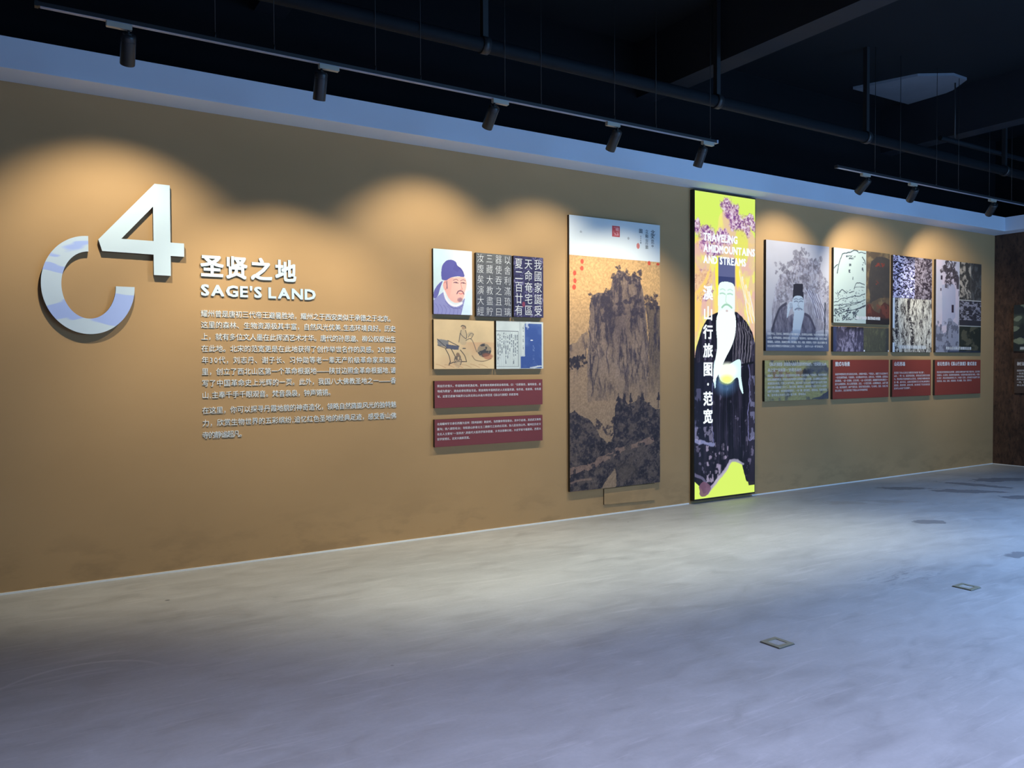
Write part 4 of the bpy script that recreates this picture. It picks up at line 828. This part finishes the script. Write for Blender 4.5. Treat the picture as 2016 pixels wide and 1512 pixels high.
for x, y, w_, h_ in ((1050, 260, 110, 20), (1080, 285, 60, 20), (1085, 360, 25, 30), (1080, 430, 25, 40), (1100, 485, 30, 10), (1115, 520, 18, 35), (1240, 340, 20, 40), (1235, 400, 20, 60)):
    c.mix(((c.n(60, 50, 2) > .48) * c.inside([q9(x, y), q9(x + w_, y), q9(x + w_, y + h_), q9(x, y + h_)])) * .85, DK)
R_ = (c.u > .562).astype(float); n1 = c.n(8, 9, 5, .6); c.mix(R_, (92, 78, 66)); c.mix(R_ * np.clip((n1 - .45) * 5, 0, 1) * (c.v < .8), (132, 112, 84)); 
c.mix(R_ * c.inside([(.63, .72), (.62, .30), (.66, .12), (.74, .05), (.86, .04), (1.01, .08), (1.01, .60), (.85, .62)], .05, 8) * .85, (66, 62, 62)); c.mix(R_ * np.clip(1 - np.abs(c.v - .68) * 7, 0, 1) * np.clip((c.n(5) - .4) * 3, 0, .8), (150, 116, 82))
c.mix(R_ * c.inside([(.56, .76), (.64, .72), (.7, .82), (.8, .84), (.85, .72), (.92, .68), (1.01, .72), (1.01, .93), (.56, .93)], .06, 9) * .9, (84, 52, 48)); c.mix(R_ * np.clip((c.n(18) - .5) * 6, 0, .6) * (c.v > .72), (128, 70, 58)); c.mix(R_ * np.clip((c.v - .90) * 30, 0, 1), (52, 46, 46))
c.mix(R_ * ((c.n(50, 40, 2) > .5) & (c.u > .73) & (c.u < .90) & (c.v > .145) & (c.v < .20)), (128, 62, 54)); c.mix(R_ * ((c.n(50, 40, 2) > .5) & (c.u > .74) & (c.u < .80) & (c.v > .39) & (c.v < .45)), (128, 62, 54))
c.mesh('printed_sheet', W_, H_, M_PRINT, t, Y - .001)
text_mesh('printed_caption', [('《溪山行旅图》图式构成分析图', .42, .94, .070, .042)], M_PTXT, t, Y - .003, .032)
t, W_, H_, Y = board('cliff_texture_panel', 'low wide dark print of two cliff faces under the sketch print', 'picture', 8.468, 9.606, 1.649, 1.956)
c = Cv(200, 90, (70, 66, 86), H_ / W_, 20); st = c.nw(36, 4, 5, .75); L_ = (c.u < .53).astype(float); c.mix(L_ * np.clip((st - .46) * 5, 0, 1) * np.clip(1.2 - np.abs(c.u - .3) * 2, 0, 1), (150, 142, 166)); c.mix(L_ * np.clip((c.n(14) - .5) * 9, 0, .9) * np.clip(1 - c.v * 4, 0, 1), (30, 28, 34)); c.mix(L_ * np.clip((.07 - c.u) * 30, 0, 1), (60, 66, 96))
c.mix(1 - L_, (84, 82, 70)); c.mix((1 - L_) * np.clip((st - .5) * 4, 0, .7), (112, 110, 84)); c.mix((1 - L_) * np.clip((c.u - .93) * 20, 0, .6), (60, 60, 66)); c.rect(.535, .93, .555, 1, (240, 240, 245)); c.rect(.985, .93, 1, 1, (240, 240, 245))
c.mesh('printed_sheet', W_, H_, M_PRINT, t, Y - .001)
# --- rock textures
t, W_, H_, Y = board('rock_texture_panel', 'tall print of four black and white rock texture photographs', 'picture', 9.691, 10.583, 1.647, 2.913)
c = Cv(170, 360, (150, 148, 150), H_ / W_, 23); a1 = c.nw(26, 80, 3, .75); a2 = c.nw(36, 14, 5, .75, .05); a3 = c.nw(26, 50, 3, .75, .05); sp_ = .44
q = ((c.u < .55) & (c.v < sp_)); c.mix(q, (150, 148, 196)); c.mix(q * np.clip((.50 - a1) * 14, 0, 1), (26, 24, 40)); c.mix(q * np.clip((a1 - .56) * 14, 0, 1), (206, 206, 232)); c.mix(q * np.clip(1 - c.v * 7, 0, 1) * np.clip((c.u - .2) * 4, 0, 1) * .8, (34, 32, 48))
q = ((c.u >= .55) & (c.v < sp_)); c.mix(q, (84, 74, 84)); c.mix(q * np.clip((a3 - .52) * 10, 0, .8), (156, 146, 160)); c.mix(q * np.clip((.46 - a3) * 10, 0, .9), (40, 32, 42))
q = (c.v >= sp_); c.mix(q, (176, 172, 164)); c.mix(q * np.clip((.47 - a2) * 12, 0, .9), (56, 50, 52)); c.mix(q * np.clip((a2 - .56) * 10, 0, .8), (222, 218, 208)); c.mix(q * (np.abs(c.u - .45 - .05 * np.sin(c.v * 9)) < .035) * (a1 < .52), (50, 46, 50)); c.mix(q * (c.u < .14 + .12 * (a3 - .5)) * np.clip((.52 - a1) * 12, 0, 1), (44, 42, 50)); c.mix(q * (c.u < .05) * ((c.v < .75) | (c.v > .9)), (206, 216, 230))
c.rect(.15, .925, .85, .965, (190, 200, 208), .55); c.mesh('printed_sheet', W_, H_, M_PRINT, t, Y - .001)
text_mesh('printed_caption', [('范宽雨点皴与照金岩石对比', .14, .76, .066, .040)], M_PTXT, t, Y - .003, .032)
# --- collage
t, W_, H_, Y = board('collage_panel', 'tall collage print of a pale misty landscape and dark rock details', 'picture', 10.681, 11.837, 1.649, 2.922)
c = Cv(190, 330, (180, 176, 190), H_ / W_, 25); L_ = (c.u < .50).astype(float); c.mix(L_ * np.clip((c.n(3) - .45) * 3, 0, .6), (206, 184, 196)); c.mix(L_ * c.inside([(.13, .72), (.13, .28), (.2, .25), (.38, .25), (.42, .3), (.42, .62), (.3, .7)], .03) * .6, (150, 156, 180))
for cx, cy, r in ((.27, .05, .07), (.33, .09, .07), (.15, .10, .05), (.22, .13, .07), (.36, .15, .07), (.44, .17, .05), (.46, .22, .05), (.28, .2, .07), (.26, .24, .06)): trees(c, cx, cy, r, (66, 58, 64), 16, int(cx * 300), .95)
c.mix(L_ * c.inside([(.42, .16), (.5, .18), (.5, .30), (.44, .30)], .02) * .9, (70, 62, 70))
for a_ in ((.10, .17, .135, .215), (.09, .305, .115, .335), (.485, .32, .505, .38), (.335, .48, .385, .565)): c.rect(*a_, (50, 38, 52))
c.mix(L_ * c.inside([(0, .70), (.1, .73), (.15, .80), (.22, .78), (.26, .64), (.34, .63), (.42, .66), (.5, .7), (.5, 1.01), (0, 1.01)], .06, 8) * .85, (134, 136, 152)); g = c.n(20, octv=4); c.mix(L_ * (c.v > .66) * np.clip((.45 - g) * 8, 0, .7), (84, 84, 98))
g2 = c.nw(18, 14, 5, .75, .05); R_ = 1 - L_; c.mix(R_, (66, 62, 60)); q = R_ * (c.v < .415); c.mix(q * np.clip((g2 - .46) * 8, 0, 1) * (c.u < .76), (174, 160, 146)); c.mix(q * (c.u > .76) * np.clip((g2 - .5) * 6, 0, .7), (104, 102, 100)); c.rect(.757, 0, .765, .415, (120, 116, 108))
q = R_ * ((c.v > .425) & (c.v < .70)); c.mix(q, (58, 54, 60)); c.mix(q * np.clip((c.nw(16, 50, 4, .7) - .5) * 10, 0, 1) * (c.v < .64), (150, 144, 154)); q = R_ * (c.v > .71); c.mix(q, (48, 50, 44)); c.mix(q * np.clip((c.n(10, 18, 4) - .52) * 8, 0, .8), (98, 92, 74))
c.rect(.5, .415, 1, .425, (196, 190, 186)); c.rect(.5, .70, 1, .71, (180, 176, 170)); c.rect(.497, 0, .507, 1, (176, 176, 184)); c.mix(np.clip((c.v - .975) * 60, 0, .8) * (c.u > .25), (50, 56, 76))
c.mesh('printed_sheet', W_, H_, M_PRINT, t, Y - .001)
text_mesh('printed_caption', [('照金山石与溪山行旅图技法比较', .25, .90, .058, .042)], M_PTXT, t, Y - .003, .032)
# --- pictorial text board
t, W_, H_, Y = board('pictorial_text_panel', 'olive pictorial text board under the grey portrait print', 'sign board', 7.238, 8.383, 1.07, 1.54)
c = Cv(200, 120, (168, 160, 108), H_ / W_, 27); g = c.n(9, octv=5, pers=.6); c.mix(np.clip((.48 - g) * 8, 0, .85), (86, 84, 92)); c.mix(np.clip((c.n(5) - .5) * 5, 0, .6), (150, 146, 106))
for k in range(7): c.stroke([(.30 + .035 * k, .0), (.34 + .03 * k, .10)], .008, (58, 54, 66), .8, rough=.03)
c.mix(((c.u > .12) & (c.u < .62) & (np.abs(c.v - .34) < .10) & (c.n(20) > .52)) * .6, (140, 98, 84)); c.ell(.65, .28, .04, .10, (56, 54, 62), .8, rough=.12, soft=.4); c.ell(.80, .22, .16, .14, (80, 84, 106), .7, rough=.1, soft=.6); c.poly([(.88, .93), (1.01, .78), (1.01, 1.01), (.7, 1.01)], (52, 54, 84), .9, rough=.03); c.mix(np.clip(c.v - .6, 0, 1) * .8, (150, 146, 112))
c.tint(c.n(50, 34, 2), .9, 1.1); c.mesh('printed_sheet', W_, H_, M_PRINT, t, Y - .001)
text_mesh('printed_heading', [(T1[0], .055, 1.10, H_ - .045, .044), (T1[1], .048, .64, H_ - .112, .044)], M_PTXT, t, Y - .003, .018)
text_mesh('printed_text', [(r, .045, (1.11 if i < 5 else .72), H_ - .176 - .045 * i, .031) for i, r in enumerate(T1B)], M_PTXT, t, Y - .003, .018)
# --- boards on the rusty wall
t, W_, H_, Y = board('leaf_picture_panel', 'dark print with pale leaves on the rusty end wall', 'picture', 0, 1.15, 1.664, 2.332, rw=5.905)
c = Cv(110, 70, (44, 50, 52), H_ / W_, 31); c.mix(np.clip((c.n(5) - .5) * 5, 0, .7), (84, 92, 76))
for k in range(22):
    rs = np.random.RandomState(k); x, y, a_ = rs.rand(), rs.rand(), rs.uniform(-1, 1); L_ = rs.uniform(.05, .12); c.poly([(x - L_, y + a_ * L_), (x, y - .05), (x + L_, y - a_ * L_), (x, y + .07)], (132, 140, 116) if k % 2 else (30, 38, 58), .9, sm=True)
c.rect(.08, .90, .9, .96, (200, 204, 200), .9); c.mesh('printed_sheet', W_, H_, M_PRINT, t, Y - .001)
t, W_, H_, Y = board('rust_text_panel', 'dark brown text board on the rusty end wall', 'sign board', 0, 1.15, 1.062, 1.558, rw=5.89, mats=[mat_plain('brown_board', rgb(74, 58, 50), .7), M_EDGE])
text_mesh('printed_heading', [('树法与《溪山行旅图》', .035, .62, H_ - .075, .056)], M_PTXT, t, Y - .001, .032)
text_mesh('printed_text', [(r, .035, (1.11 if i < 5 else .7), H_ - .172 - .042 * i, .030) for i, r in enumerate(T2)], M_PTXT, t, Y - .001, .018)

# ------------------------------------------------------------------ floor boxes
def socket(name, cx_, cy_, rot, label):
    t = thing(name, label, 'floor socket', (cx_, cy_, 0), 'square brass floor sockets', rot)
    a = .061; b = .036
    bm = bmesh.new()
    for q in ((-a, -a, a, -b), (-a, b, a, a), (-a, -b, -b, b), (b, -b, a, b)): box(bm, q[0], q[1], 0.001, q[2], q[3], .007)
    link('frame', bm, M_BRASS, t)
    bm = bmesh.new(); box(bm, -b, -b, .001, b, b, .0035); link('lid', bm, M_SOCK, t)
    bm = bmesh.new(); box(bm, -a - .004, -a - .004, .0004, a + .004, a + .004, .001); link('gasket', bm, M_DARK, t)
socket('floor_socket', 3.432, 2.833, .03, 'square metal floor socket nearest the camera')
socket('floor_socket', 5.355, 2.866, .03, 'square metal floor socket farther off, near the right edge')
